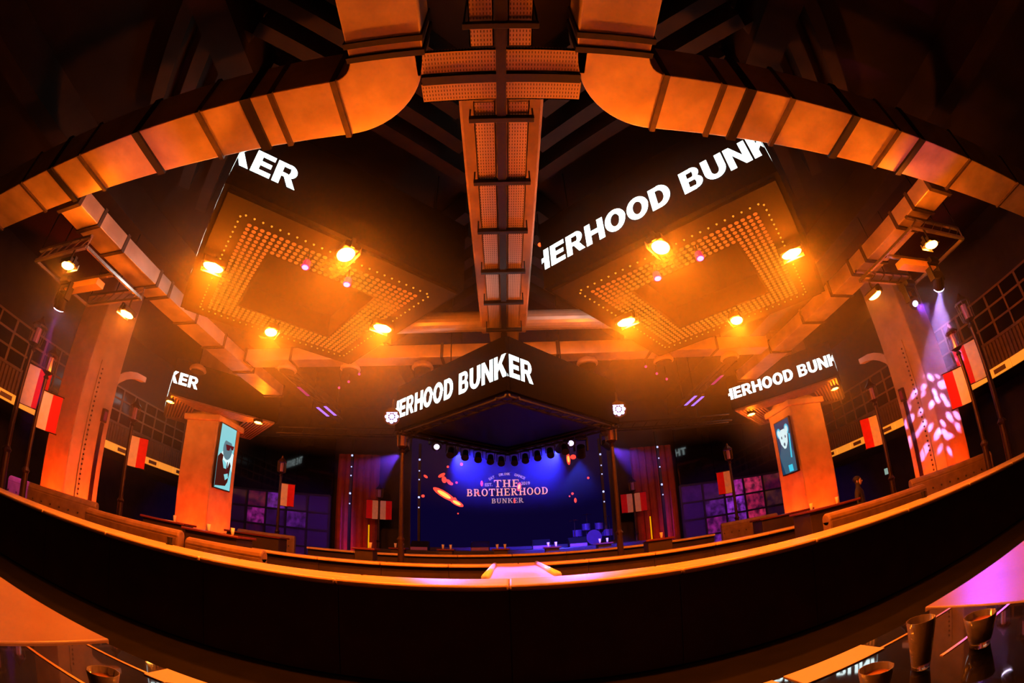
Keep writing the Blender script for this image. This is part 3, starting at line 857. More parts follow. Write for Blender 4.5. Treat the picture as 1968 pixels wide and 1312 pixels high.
# ------------------------------------------------------------------ lamp posts with flags
def lantern_post(label, loc, top, flags, group, lit=False, base=True, rz=0.0):
    t = thing('lamp_post', label, 'lamp post', loc, rz, group)
    MB().lathe([(0.15, 0), (0.15, 0.12), (0.11, 0.2), (0.10, 0.75), (0.075, 0.82), (0.065, 1.45), (0.09, 1.5), (0.05, 1.56), (0.042, top - 0.55), (0.065, top - 0.52), (0.03, top - 0.46)], 12).build('post', iron, t, smooth=False)
    la = MB()
    la.lathe([(0.05, top - 0.46), (0.11, top - 0.42), (0.13, top - 0.40)], 8)
    la.lathe([(0.15, top - 0.08), (0.16, top - 0.05), (0.05, top + 0.06), (0.02, top + 0.14)], 8)
    for i in range(8):
        an = 2 * PI * i / 8
        la.cyl((0.125 * math.cos(an), 0.125 * math.sin(an), top - 0.41), (0.145 * math.cos(an), 0.145 * math.sin(an), top - 0.07), 0.008, n=4)
    lt = la.build('lantern', iron, t)
    MB().cyl((0, 0, top - 0.40), (0, 0, top - 0.10), 0.06, 0.06, 8).build('lantern_glass', mat('lantern_pane', (0.35, 0.2, 0.5), 0.1), lt)
    for s in flags:
        MB().cyl((0, 0, Z(1.0)), (s * 0.52, 0, Z(1.0)), 0.012, n=6).build('flag_bracket', iron, t)
        f = MB().cyl((0, 0, Z(1.74)), (s * 0.52, 0, Z(1.74)), 0.012, n=6).build('flag_bracket', iron, t)
        n = 6
        for a, b, m, nm_ in ((0.03, 0.26, flag_white, 'flag_white_stripe'), (0.26, 0.49, flag_red, 'flag_red_stripe')):
            vs = []; fs = []
            for j in range(n + 1):
                for i in range(4):
                    u = a + (b - a) * i / 3
                    zz = Z(1.0) + 0.73 * j / n
                    yy = 0.015 * math.sin(9 * u + 4 * zz)
                    vs.append((s * u, yy - 0.004, zz))
            q = len(vs)
            vs += [(x_, y_ + 0.008, z_) for x_, y_, z_ in vs]
            for j in range(n):
                for i in range(3):
                    k = j * 4 + i
                    fs += [(k, k + 1, k + 5, k + 4), (q + k, q + k + 4, q + k + 5, q + k + 1)]
            MB().add(vs, fs).build(nm_, m, f)
    return t
LPG = 'lamp posts with flags'
face = lambda x, y: -math.atan2(x, y)   # turn a flag square to the viewer
for s, side in ((-1, 'left'), (1, 'right')):
    for az, dist, lab in ((62.6, 11.3, 'nearest'), (59.9, 10.15, 'second'), (47.9, 11.9, 'third')):
        x, y = s * dist * math.sin(math.radians(az)), dist * math.cos(math.radians(az))
        lantern_post('%s lamp post with a red and white flag on the %s aisle' % (lab, side), (x, y, 0), 3.85, (-s,), LPG, rz=face(x, y)).scale = (1.35, 1.35, 1.2) if lab == 'nearest' else (1, 1, 1)
    x, y = s * 7.25, 13.4
    lantern_post('lamp post with one flag in front of the %s rear windows' % side, (x, y, 0), 3.85, (-s,), LPG, rz=face(x, y))
    x, y = s * 4.85, 17.0
    lantern_post('lamp post with flags on both sides at the %s edge of the stage' % side, (x, y, 0), 3.6, (-1, 1), LPG, rz=face(x, y))
    x, y = (-2.28, 9.75) if s < 0 else (2.40, 9.75)
    lantern_post('tall lamp post with a caged lantern standing under the %s corner of the stage canopy' % side, (x, y, 0), 3.98, (), 'lamp posts under the canopy')

# ------------------------------------------------------------------ stage
SY = 17.9
stage = MB().bb(-4.55, 4.55, 14.6, WB - 0.02, 0, Z(-0.12)).build('stage_platform', mat('stage_deck', (0.03, 0.025, 0.035), 0.3, 0, 0.2, 4), None, 0.02)
tag(stage, 'low dark stage platform in front of the large screen', 'stage')
scr = thing('stage_screen', 'large dark blue stage screen with the club logo and sparks', 'screen', (0, SY, 0))
MB().bb(-3.85, 4.2, 0.0, 0.15, Z(-0.12), Z(4.9)).build('casing', black_steel, scr)
MB().bb(-3.80, 4.15, -0.012, 0.0, Z(0.0), Z(4.85)).build('display', emis('screen_blue', (0.003, 0.001, 0.022), 1.0), scr)
logo_m = emis('logo_peach', (1.0, 0.34, 0.18), 1.3)
logo_d = emis('logo_dim', (0.85, 0.45, 0.42), 0.7)
spark_m = emis('spark_red', (1.0, 0.05, 0.03), 2.0)
spark_h = emis('spark_hot', (1.0, 0.30, 0.05), 3.0)
# slab-serif lettering, drawn as strokes on a 0..1 grid
def slab(ch):
    S = []  # rectangles (x0,y0,x1,y1) and polylines
    stem = lambda x: [(x - .09, 0, x + .09, 1), (x - .19, 0, x + .19, .09), (x - .19, .91, x + .19, 1)]
    def ring(cx, cy, rx, ry, tk, a0, a1, n=18):
        out = []
        for i in range(n):
            p, q = a0 + (a1 - a0) * i / n, a0 + (a1 - a0) * (i + 1) / n
            out.append([(cx + rx * math.cos(p), cy + ry * math.sin(p)), (cx + rx * math.cos(q), cy + ry * math.sin(q)),
                        (cx + (rx - tk) * math.cos(q), cy + (ry - tk * .6) * math.sin(q)), (cx + (rx - tk) * math.cos(p), cy + (ry - tk * .6) * math.sin(p))])
        return out
    if ch == 'T': S = stem(.42)[:2] + [(0, .88, .84, 1), (0, .70, .07, 1), (.77, .70, .84, 1)]; wd = .84
    elif ch == 'H': S = stem(.19) + stem(.75) + [(.19, .45, .75, .55)]; wd = .94
    elif ch == 'E': S = stem(.19) + [(.19, .0, .78, .1), (.19, .9, .75, 1), (.19, .45, .58, .55), (.71, 0, .78, .3), (.68, .72, .75, 1), (.52, .36, .58, .64)]; wd = .80
    elif ch == 'B': S = stem(.19) + ring(.40, .74, .32, .26, .17, -PI / 2, PI / 2) + ring(.42, .27, .36, .27, .17, -PI / 2, PI / 2) + [(.19, .45, .44, .55), (.19, 0, .44, .09), (.19, .91, .42, 1)]; wd = .80
    elif ch == 'R': S = stem(.19) + ring(.40, .74, .32, .26, .17, -PI / 2, PI / 2) + [(.19, .46, .42, .55), (.19, .91, .42, 1)] + [[(.36, .48), (.55, .48), (.88, .0), (.66, .0)], (.66, 0, .96, .09)]; wd = .94
    elif ch == 'O': S = ring(.43, .5, .43, .52, .18, 0, 2 * PI, 26); wd = .86
    elif ch == 'D': S = stem(.19) + ring(.36, .5, .48, .5, .18, -PI / 2, PI / 2) + [(.19, 0, .38, .09), (.19, .91, .38, 1)]; wd = .86
    elif ch == 'U': S = [(.10, .3, .28, 1), (.0, .91, .38, 1), (.66, .3, .78, 1), (.54, .91, .90, 1)] + ring(.44, .32, .34, .34, .16, PI, 2 * PI); wd = .90
    elif ch == 'N': S = [(.10, 0, .22, 1), (.0, 0, .34, .09), (.0, .91, .26, 1), (.70, 0, .82, 1), (.58, .91, .94, 1)] + [[(.10, 1), (.30, 1), (.82, 0), (.66, 0)]]; wd = .94
    elif ch == 'K': S = stem(.19) + [[(.26, .42), (.26, .55), (.68, .95), (.82, .95)], [(.40, .55), (.52, .64), (.92, .0), (.72, .0)], (.62, .91, .92, 1), (.66, 0, .98, .09)]; wd = .96
    return S, wd
def slab_line(mb, s, cx, z0, hgt, xs=1.0, gap=0.16):
    tot = sum(slab(c)[1] for c in s) + gap * (len(s) - 1)
    x = cx - tot * hgt * xs / 2
    for c in s:
        S, wd = slab(c)
        for r in S:
            pts = [(r[0], r[1]), (r[2], r[1]), (r[2], r[3]), (r[0], r[3])] if isinstance(r, tuple) else r
            vs = [(x + p[0] * hgt * xs, 0, z0 + p[1] * hgt) for p in pts]
            mb.add(vs, [(0, 1, 2, 3)])
        x += (wd + gap) * hgt * xs
LX, LZ = 0.05, Z(2.17)
for i, (s_, cx_, z_, h_, xs_, m_) in enumerate((('THE', -0.02, 0.235, 0.33, 1.18, logo_m), ('BROTHERHOOD', 0.0, -0.16, 0.33, 0.98, logo_m), ('BUNKER', 0.0, -0.50, 0.22, 1.05, logo_d))):
    mb = MB(); slab_line(mb, s_, LX + cx_, LZ + z_, h_, xs_)
    mb.build('logo_line', m_, scr, loc=(0, -0.018, 0))
def small_text(body, x, z, size, m, ang=0.0):
    vs, fs = text_mesh(body, size, 0.006)
    wd = max(v[0] for v in vs)
    c_, s_ = math.cos(ang), math.sin(ang)
    out = []
    for v in vs:
        u, q = v[0] - wd / 2, v[1]
        out.append((x + c_ * u - s_ * q, -0.018, z + s_ * u + c_ * q))
    MB().add(out, fs).build('logo_line', m, scr)
small_text('EST.', LX - 0.83, LZ + 0.29, 0.2, logo_d)
small_text('2019', LX + 0.83, LZ + 0.31, 0.2, logo_d)
arc = 'EAT  DRINK  DANCE'
for i, ch in enumerate(arc):
    if ch == ' ':
        continue
    th = (i - (len(arc) - 1) / 2) * 0.068
    small_text(ch, LX + 1.45 * math.sin(th), LZ + 0.78 - 1.45 * (1 - math.cos(th)), 0.16, logo_d, -th)
for o in scr.children:
    if o.name.startswith('logo_line'):
        o.scale = (0.88, 1, 0.88)
        o.location = (LX * 0.12, o.location.y, (LZ + 0.1) * 0.12)
sparks = [(-3.2, 2.85, .10, .05, 2.5), (-3.30, 2.05, .07, .06, 0), (-2.55, 2.9, .16, .07, .5), (-2.45, 2.72, .10, .14, .2), (-2.25, 2.62, .14, .07, -.9), (-2.15, 2.55, .06, .06, 0), (-1.95, 2.6, .05, .05, 0),
          (-2.3, 3.25, .05, .05, 0), (-1.75, 3.35, .06, .07, 0), (-2.0, 1.85, .07, .16, .2), (2.62, 2.0, .05, .05, 0), (2.72, 1.72, .05, .10, 0), (2.5, 1.9, .03, .03, 0), (-0.95, 2.55, .05, .12, 0),
          (-1.1, 2.15, .04, .05, 0), (2.75, 3.5, .12, .10, 0), (-1.9, 1.35, .03, .03, 0), (0.32, 1.82, .04, .1, 0), (3.3, 2.6, .05, .05, 0)]
for x, h, rx, rz_, an in sparks:
    pts = [(x + math.cos(an) * u - math.sin(an) * v, -0.022, Z(h) + math.sin(an) * u + math.cos(an) * v) for u, v in ell(0, 0, rx, rz_, 10)]
    MB().add(pts, [tuple(range(10))]).build('spark', spark_m, scr)
for x, h, rx, rz_, an in ((-2.45, 2.12, .52, .13, -.55), (-1.95, 1.78, .30, .10, -.5), (2.55, 3.42, .08, .24, .05), (0.52, 2.38, .08, .18, -.2)):
    for k_, m_ in ((1.0, spark_m), (0.6, spark_h)):
        pts = [(x + math.cos(an) * u - math.sin(an) * v, -0.024 - 0.004 * (k_ < 1), Z(h) + math.sin(an) * u + math.cos(an) * v) for u, v in ell(0, 0, rx * k_, rz_ * k_, 14)]
        MB().add(pts, [tuple(range(14))]).build('spark', m_, scr)

# canopy stage lights
ca, sa = cx0, cy0
def canopy_pt(u, side):   # point along the two far edges of the canopy, u from 0 (side corner) to 1 (far corner)
    return (cx0 + side * d0 * (1 - u), cy0 + d0 * u)
par_l = ['outermost', 'second', 'third', 'fourth', 'innermost']
for side, sn in ((-1, 'left'), (1, 'right')):
    for i, u in enumerate((0.45, 0.58, 0.70, 0.82, 0.93)):
        x, y = canopy_pt(u, side)
        t = thing('par_can', '%s black stage lamp on the %s far edge of the canopy truss' % (par_l[i], sn), 'stage light', (x, y, Z(0.70 * H) - 0.18), 0, 'stage lamps on the canopy truss')
        MB().cyl((0, 0.05, 0.06), (0, -0.12, -0.12), 0.075, 0.095, 12).build('can', black_steel, t)
        MB().box((-0.11, 0, 0.06), (0.015, 0.04, 0.2)).box((0.11, 0, 0.06), (0.015, 0.04, 0.2)).box((0, 0, 0.155), (0.235, 0.04, 0.015)).build('yoke', black_steel, t)
moving_head('violet moving head under the left part of the canopy', (-1.75, 11.2, Z(2.62)), (-0.6, 7.0, Z(-0.35)), (0.48, 0.12, 1.0), 5200, 0.50, 0.9, rad=0.07, lens=5, group='moving heads on the canopy')
moving_head('violet moving head under the right part of the canopy', (1.70, 11.2, Z(2.62)), (0.8, 7.0, Z(-0.35)), (0.48, 0.12, 1.0), 5200, 0.50, 0.9, rad=0.07, lens=5, group='moving heads on the canopy')
moving_head('brightest blue moving head at the right end of the canopy', (1.95, 11.3, Z(2.35)), (2.2, 14.5, Z(-0.5)), (0.03, 0.05, 1.0), 6000, 1.1, 0.6, lens=20, group='moving heads on the canopy')
moving_head('violet stage light beside the left lamp post lantern', (-3.1, 13.5, Z(2.96)), (-6.5, 15.5, Z(1.2)), (0.20, 0.05, 1.0), 1800, 0.9, 0.7, lens=8, group='moving heads on the canopy')
moving_head('violet stage light beside the right lamp post lantern', (3.15, 13.5, Z(2.96)), (6.6, 15.5, Z(1.2)), (0.20, 0.05, 1.0), 1800, 0.9, 0.7, lens=8, group='moving heads on the canopy')
moving_head('blue wash light over the left half of the stage', (-1.6, 13.5, Z(2.96)), (-0.5, 17.5, Z(1.8)), (0.02, 0.02, 1.0), 8500, 1.15, 0.8, lens=3, group='moving heads on the canopy')
moving_head('blue wash light over the right half of the stage', (1.7, 13.5, Z(2.96)), (0.6, 17.5, Z(1.8)), (0.02, 0.02, 1.0), 8500, 1.15, 0.8, lens=3, group='moving heads on the canopy')

tr = thing('lighting_truss', 'long black lighting truss hanging across the hall behind the canopy', 'truss', (0, 13.5, Z(3.42)))
for yy, zz in ((-0.14, 0), (0.14, 0), (0, 0.24)):
    MB().cyl((-7.6, yy, zz), (7.6, yy, zz), 0.028, n=8).build('chord', black_steel, tr)
for i in range(38):
    x0 = -7.6 + i * 0.4
    MB().cyl((x0, -0.14, 0), (x0 + 0.4, 0.14, 0), 0.012, n=5).build('brace', black_steel, tr)
    MB().cyl((x0, 0.14, 0), (x0 + 0.2, 0, 0.24), 0.012, n=5).build('brace', black_steel, tr)
for x in (-6.4, -2.9, 2.9, 6.4):
    MB().cyl((x, 0, 0.24), (x, 0, CZ - Z(3.42) - 0.005), 0.012, n=6).build('suspension_cable', black_steel, tr)

bar_v = emis('led_bar_violet', (0.30, 0.14, 1.0), 1.6)
bar_m = emis('led_bar_magenta', (0.45, 0.01, 0.20), 0.7)
for s, side in ((-1, 'left'), (1, 'right')):
    X_ = 5.2 if s < 0 else 5.65
    tr = thing('side_truss', 'lengthwise black truss on the %s leading to the stage' % side, 'truss', (s * X_, 11.2, Z(3.86)))
    for xx, zz in ((-0.12, 0), (0.12, 0), (0, 0.2)):
        MB().cyl((xx, -1.9, zz), (xx, 1.9, zz), 0.024, n=6).build('chord', black_steel, tr)
    for i in range(10):
        y0 = -1.9 + i * 0.38
        MB().cyl((-0.12, y0, 0), (0.12, y0 + 0.38, 0), 0.012, n=5).build('brace', black_steel, tr)
    for y0 in (-1.6, 1.6):
        MB().cyl((0, y0, 0.2), (0, y0, CZ - Z(3.86)), 0.012, n=6).build('suspension_cable', black_steel, tr)
    for k, (dx, y0, L, m_, lab) in enumerate(((0.14, 0.75, 0.9, bar_v, 'violet light bar on the inner rail of the %s truss'), (-0.14, 0.85, 0.9, bar_v, 'violet light bar on the outer rail of the %s truss'), (0.0, -0.9, 0.7, bar_m, 'magenta light bar at the near end of the %s truss'))):
        t = thing('light_bar', lab % side, 'light bar', (s * (X_ - dx), 11.2 + y0, Z(3.76)), 0, 'light bars on the trusses')
        MB().bb(-0.05, 0.05, -L / 2, L / 2, 0, 0.08).build('casing', black_steel, t)
        MB().bb(-0.045, 0.045, -L / 2 + 0.02, L / 2 - 0.02, -0.012, 0.0).build('lens', m_, t)
    for k, (x, y) in enumerate(((3.28, 9.2), (3.7, 9.67), (4.1, 10.08))):
        t = thing('pilot_lamp', '%s red pilot lamp in the short row beside the %s truss' % (('nearest', 'middle', 'farthest')[k], side), 'lamp', (s * x, y, Z(3.78)), 0, 'red pilot lamps')
        MB().cyl((0, 0, 0.03), (0, 0, CZ - Z(3.78)), 0.008, n=6).build('stem', black_steel, t)
        MB().sphere((0, 0, 0), 0.03, 10, 6).build('glow_dot', emis('pilot_pink', (0.9, 0.02, 0.12), 2.5), t)

# side pillars of the stage with red folds
fold = mat('stage_pillar', (0.26, 0.05, 0.04), 0.7, 0, 0.25, 3)
for s, side in ((-1, 'left'), (1, 'right')):
    t = thing('pleated_pillar', 'broad pleated pillar beside the %s end of the stage, lit deep red' % side, 'pillar', (s * 6.05, 17.9, 0))
    for i in range(6):
        MB().cyl((-0.75 + i * 0.3, 0, 0), (-0.75 + i * 0.3, 0, Z(3.7)), 0.17, n=10).build('fold', fold, t)
    MB().bb(-0.9, 0.9, -0.2, 0.2, 0, 0.2).build('plinth', dark_paint, t)
    u = MB().cyl((0, -0.8, 0.0), (0, -0.8, 0.15), 0.1, n=12).build('uplight', black_steel, t)
    l = lamp('uplight_lamp', 'SPOT', (0, -0.8, 0.2), 110, (1, 0.02, 0.01), parent=t, spot_size=1.3, spot_blend=0.9, shadow_soft_size=0.1)
    l.rotation_euler = Vector((0, 0.45, 1)).to_track_quat('-Z', 'Y').to_euler()
# pixel poles
pix = emis('pixel_lamp', (0.45, 0.5, 1.0), 1.6)
for i, (x, lab) in enumerate(((-5.95, 'black pole with white pixel lamps left of the stage, outer one'), (-3.35, 'black pole with white pixel lamps left of the stage logo'), (3.75, 'black pole with white pixel lamps right of the stage logo'), (5.95, 'black pole with white pixel lamps right of the stage, outer one'))):
    t = thing('pixel_pole', lab, 'light pole', (x, 17.35 if abs(x) < 4.5 else 16.75, Z(-0.12) if abs(x) < 4.5 else 0), 0, 'pixel light poles')
    zb = 0 if abs(x) < 4.5 else Z(-0.12)
    MB().box((0, 0, 0.02), (0.4, 0.4, 0.04)).build('base', black_steel, t)
    MB().bb(-0.05, 0.05, -0.05, 0.05, 0.04, zb + 4.2).build('pole', black_steel, t)
    for zz in (1.65, 2.05, 2.75, 3.1, 3.55):
        MB().sphere((0, -0.06, zb + zz), 0.028 if zz not in (2.05, 3.55) else 0.042, 8, 6).build('pixel', pix, t)
for s, side in ((-1, 'left'), (1, 'right')):
    t = thing('tube_lamp', 'thin yellow tube lamp standing at the %s edge of the stage' % side, 'tube lamp', (s * 5.25 + 0.1, 16.7, 0), 0, 'tube lamps')
    MB().box((0, 0, 0.03), (0.22, 0.22, 0.06)).build('base', black_steel, t)
    MB().cyl((0, 0, 0.06), (0, 0, 1.2), 0.02, n=8).build('stem', black_steel, t)
    MB().cyl((0, 0, 1.2), (0, 0, 2.1), 0.025, n=8).build('tube', emis('tube_yellow', (1.0, 0.42, 0.0), 0.9), t)
# drum kit and monitors
drum_m = mat('drum_shell', (0.05, 0.03, 0.10), 0.25, 0.2)
cym = mat('cymbal', (0.6, 0.45, 0.2), 0.25, 1.0)
t = thing('drum_kit', 'small dark drum kit at the right of the stage', 'drum kit', (3.05, 16.4, Z(-0.12)))
MB().cyl((0, -0.25, 0.28), (0, 0.2, 0.28), 0.28, n=20).build('bass_drum', drum_m, t)
for x, y, z, r in ((-0.25, -0.1, 0.68, .16), (0.22, -0.1, 0.68, .16), (0.55, 0.1, 0.42, .22), (-0.55, 0.1, 0.48, .18)):
    MB().cyl((x, y, z - 0.12), (x, y, z + 0.12), r, n=16).build('drum', drum_m, t)
    MB().cyl((x, y, 0), (x, y, z - 0.12), 0.012, n=5).build('drum_stand', black_steel, t)
for x, y, z in ((-0.65, -0.05, 0.95), (0.6, -0.15, 1.0), (-0.15, 0.2, 1.15)):
    MB().lathe([(0.22, z), (0.05, z + 0.025), (0.01, z + 0.03)], 16, (x, y, 0)).build('cymbal', cym, t)
    MB().cyl((x, y, 0), (x, y, z), 0.012, n=5).build('cymbal_stand', black_steel, t)
for i, (x, lab) in enumerate(((-2.9, 'leftmost wedge monitor on the stage'), (-0.9, 'wedge monitor left of the middle of the stage'), (1.1, 'wedge monitor right of the middle of the stage'), (2.3, 'rightmost wedge monitor on the stage'))):
    t = thing('stage_monitor', lab, 'monitor', (x, 15.2, Z(-0.12)), 0, 'wedge monitors')
    MB().add([(-.3, -.2, 0), (.3, -.2, 0), (.3, .22, 0), (-.3, .22, 0), (-.3, -.2, .12), (.3, -.2, .12), (.3, .1, .32), (-.3, .1, .32), (-.3, .22, .3), (.3, .22, .3)],
             [(3, 2, 1, 0), (0, 1, 5, 4), (4, 5, 6, 7), (7, 6, 9, 8), (8, 9, 2, 3), (0, 4, 7, 8, 3), (1, 2, 9, 6, 5)]).build('cabinet', black_steel, t)
    MB().bb(-.28, .28, -.215, -.205, 0.01, .11).build('grille', mat('violet_grille', (0.25, 0.1, 0.5), 0.4), t)

# ------------------------------------------------------------------ rear shopfront windows and dark glass above
bar_b = mat('iron_bar', (0.012, 0.008, 0.010), 0.5)
def pane_mat(i, c, e):  # patchy emission paints reflection-like clutter of coloured light into the glass
    m = mat('painted_glow_pane_%d' % i, (0.05, 0.03, 0.06), 0.12, 0, emit=c, estr=e)
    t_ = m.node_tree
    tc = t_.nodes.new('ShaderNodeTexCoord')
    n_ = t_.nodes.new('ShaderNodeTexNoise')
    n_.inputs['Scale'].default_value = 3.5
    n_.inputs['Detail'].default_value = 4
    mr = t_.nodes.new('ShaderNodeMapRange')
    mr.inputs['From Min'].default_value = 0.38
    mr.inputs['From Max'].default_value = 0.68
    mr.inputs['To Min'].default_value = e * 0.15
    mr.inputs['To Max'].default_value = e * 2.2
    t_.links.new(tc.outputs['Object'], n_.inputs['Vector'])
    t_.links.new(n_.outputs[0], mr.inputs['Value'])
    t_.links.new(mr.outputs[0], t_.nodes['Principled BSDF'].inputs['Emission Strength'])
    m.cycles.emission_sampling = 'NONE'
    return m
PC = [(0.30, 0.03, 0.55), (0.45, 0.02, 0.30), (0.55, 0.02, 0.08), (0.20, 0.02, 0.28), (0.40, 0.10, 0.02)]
pid = 0
for s, side in ((-1, 'left'), (1, 'right')):
    x0 = 7.15
    wroot = thing('shopfront', 'gridded window front with painted violet and red glow on the %s of the stage' % side, 'window', (s * (x0 + 2.6), 17.9, 0))
    wd, ht, nc, nr = 1.02, 0.74, 5, 4
    x00 = -2.6
    for i in range(nc + 1):
        MB().bb(x00 + i * wd - 0.045, x00 + i * wd + 0.045, -0.05, 0.05, 0.3, 0.3 + nr * ht).build('mullion', bar_b, wroot)
    for j in range(nr + 1):
        MB().bb(x00, x00 + nc * wd, -0.045, 0.045, 0.3 + j * ht - 0.04, 0.3 + j * ht + 0.04).build('transom', bar_b, wroot)
    for i in range(nc):
        for j in range(nr):
            col_i = i if s > 0 else nc - 1 - i       # 0 = next to the stage
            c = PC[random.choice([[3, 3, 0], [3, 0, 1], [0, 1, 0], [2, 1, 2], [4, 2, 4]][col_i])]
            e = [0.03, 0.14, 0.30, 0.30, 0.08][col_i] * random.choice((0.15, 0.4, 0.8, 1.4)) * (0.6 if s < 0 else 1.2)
            pid += 1
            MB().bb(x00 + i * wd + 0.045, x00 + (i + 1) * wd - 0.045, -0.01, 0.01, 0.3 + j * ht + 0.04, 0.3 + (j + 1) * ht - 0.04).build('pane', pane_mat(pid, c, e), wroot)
    MB().bb(x00, x00 + nc * wd, -0.04, 0.04, 0.0, 0.3).build('kick_plate', bar_b, wroot)
    up = thing('dark_glazing', 'dark glossy glazing above the %s window front, reflecting the hall' % side, 'glazing', (s * (x0 + 2.6), 17.9, 0.3 + nr * ht + 0.06))
    for i in range(3):
        MB().bb(-2.6 + i * 1.73 + 0.01, -2.6 + (i + 1) * 1.73 - 0.01, -0.02, 0.02, 0, 2.4).build('glass_panel', mat('dark_glass', (0.006, 0.005, 0.008), 0.06), up)
    MB().bb(-2.6, 2.6, -0.04, 0.04, 2.4, 2.5).build('head_rail', bar_b, up)

# ------------------------------------------------------------------ counters
def counter(name, label, x0, x1, y0, y1, top, front_h, m=wood, n=6):
    t = thing(name, label, 'counter', ((x0 + x1) / 2, y0, 0))
    hw = (x1 - x0) / 2
    dx = (x1 - x0) / n
    for i in range(n):
        MB().bb(-hw + i * dx + 0.003, -hw + (i + 1) * dx - 0.003, 0, y1 - y0, top - 0.06, top).build('top_board', m, t, 0.02)
        MB().bb(-hw + i * dx + 0.004, -hw + (i + 1) * dx - 0.004, 0.10, 0.16, 0.02, top - 0.06).build('front_panel', wood_dark, t)
    MB().bb(-hw, hw, 0.16, y1 - y0 - 0.05, 0, top - 0.06).build('carcass', wood_dark, t)
    return t
CT = Z(-0.35)
counter('bar_counter', 'longest wooden counter, nearest the viewer, its top edge lit orange', -11.2, 11.2, 4.12, 4.98, CT, 0.9, n=14)
br = thing('bridge_counter', 'pink-lit counter arm with pale rounded edges joining the two long counters', 'counter', (0.14, 7.1, 0))
MB().bb(-0.36, 0.36, -2.11, 1.84, CT - 0.06, CT - 0.01).build('top_board', mat('pale_laminate', (0.62, 0.45, 0.46), 0.35, 0, 0.1, 3), br)
MB().bb(-0.30, 0.30, -2.0, 1.8, 0, CT - 0.06).build('carcass', wood_dark, br)
for q in (-1, 1):
    MB().cyl((q * 0.40, -1.95, CT), (q * 0.40, 1.8, CT), 0.045, n=12).build('edge_roll', mat('white_vinyl', (0.8, 0.75, 0.8), 0.3), br, smooth=True)
counter('service_counter', 'second wooden counter farther back across the hall', -6.6, 7.0, 8.95, 9.5, CT, 0.8, n=10)
counter('low_counter', 'lower third counter in front of the stage', -5.4, 5.6, 11.7, 12.3, Z(-0.2), 0.8, n=8)

# ------------------------------------------------------------------ tufted benches and dark high tables
def bench(label, x, y, w_, top, rz, m, group='tufted benches'):
    t = thing('tufted_bench', label, 'bench', (x, y, 0), rz, group)
    MB().bb(-w_ / 2, w_ / 2, -0.1, 0.55, 0.12, 0.46).build('seat', m, t, 0.05)
    MB().bb(-w_ / 2, w_ / 2, -0.32, -0.1, 0.12, top - 0.04).build('backrest', m, t, 0.04)
    MB().cyl((-w_ / 2, -0.21, top - 0.05), (w_ / 2, -0.21, top - 0.05), 0.11, n=14).build('top_roll', m, t, 0.03)
    me = MB().sphere((0, 0, 0), 0.022, 6, 4).mesh('button'); me.materials.append(wood_dark)
    n = int(w_ / 0.22)
    for i in range(n):
        for j in range(2):
            share('button', me, t, (-w_ / 2 + (i + 0.5 + 0.25 * (j % 2 * 2 - 1)) * w_ / n, -0.325, top - 0.25 - 0.2 * j))
    for sx in (-1, 1):
        for sy in (-0.25, 0.45):
            MB().cyl((sx * (w_ / 2 - 0.1), sy, 0), (sx * (w_ / 2 - 0.1), sy, 0.12), 0.03, n=8).build('leg', black_steel, t)
    return t
bench('tan tufted bench behind the near counter on the far left', -6.3, 6.2, 2.3, Z(-0.22), 0.1, leather)
bench('tan tufted bench behind the near counter, beside the dark table on the left', -4.3, 6.4, 1.5, Z(-0.3), 0.0, leather)
bench('tan tufted bench behind the near counter on the right, before the person', 6.1, 6.1, 2.6, Z(-0.22), 0.0, leather)
bench('tufted bench in violet light at the foot of the right dappled column', 9.1, 6.4, 2.2, Z(-0.08), -0.5, leather)
bench('tufted bench at the foot of the left riveted column', -9.3, 6.3, 2.4, Z(-0.1), 0.5, leather)
bench('tufted bench between the left rear column and the windows', -6.9, 12.2, 1.8, Z(0.0), 0.2, leather)
bench('tufted bench between the right rear column and the windows', 7.0, 12.3, 1.8, Z(0.0), -0.2, leather)

tbl_top = mat('red_gloss_top', (0.16, 0.03, 0.02), 0.18, coat=0.6)
def tumbler(label, loc, h_=0.11, r=0.036, m=clear_glass, group='glasses on the tables', drink=None):
    prof = [(r * 0.62, 0), (r * 0.66, 0.012), (r, h_), (r * 0.92, h_), (r * 0.6, 0.016), (0.001, 0.015)]
    if not drink:
        return tag(MB().lathe(prof, 12).build('tumbler', m, None, smooth=True, loc=loc), label, 'glass', group)
    t = thing('tumbler', label, 'glass', loc, 0, group)
    MB().lathe([(r * 0.62, 0), (r * 0.66, 0.012), (r, h_), (r * 0.92, h_), (r * 0.6, 0.016), (0.001, 0.015)], 12).build('bowl', m, t, smooth=True)
    if drink:
        MB().lathe([(r * 0.55, 0.018), (r * 0.84, h_ * 0.8)], 12).build('drink', drink, t)
    return t
frost = mat('frosted_glass', (0.9, 0.85, 0.9), 0.3, 0, trans=0.3)
def htable(label, x, y, w_, d_, top, rz=0.0, glasses=()):
    t = thing('high_table', label, 'table', (x, y, 0), rz, 'dark high tables')
    MB().bb(-w_ / 2, w_ / 2, -d_ / 2, d_ / 2, top - 0.05, top).build('table_top', tbl_top, t, 0.015)
    MB().bb(-w_ / 2 + 0.06, w_ / 2 - 0.06, -d_ / 2 + 0.06, d_ / 2 - 0.06, 0.06, top - 0.05).build('cabinet', wood_dark, t, 0.01)
    MB().bb(-w_ / 2 + 0.12, w_ / 2 - 0.12, -d_ / 2 + 0.12, d_ / 2 - 0.12, 0, 0.06).build('plinth', black_steel, t)
    for k, (gx, gy, gl) in enumerate(glasses):
        c_, s_ = math.cos(rz), math.sin(rz)
        tumbler(gl, (x + c_ * gx - s_ * gy, y + s_ * gx + c_ * gy, top), 0.13, 0.042, frost)
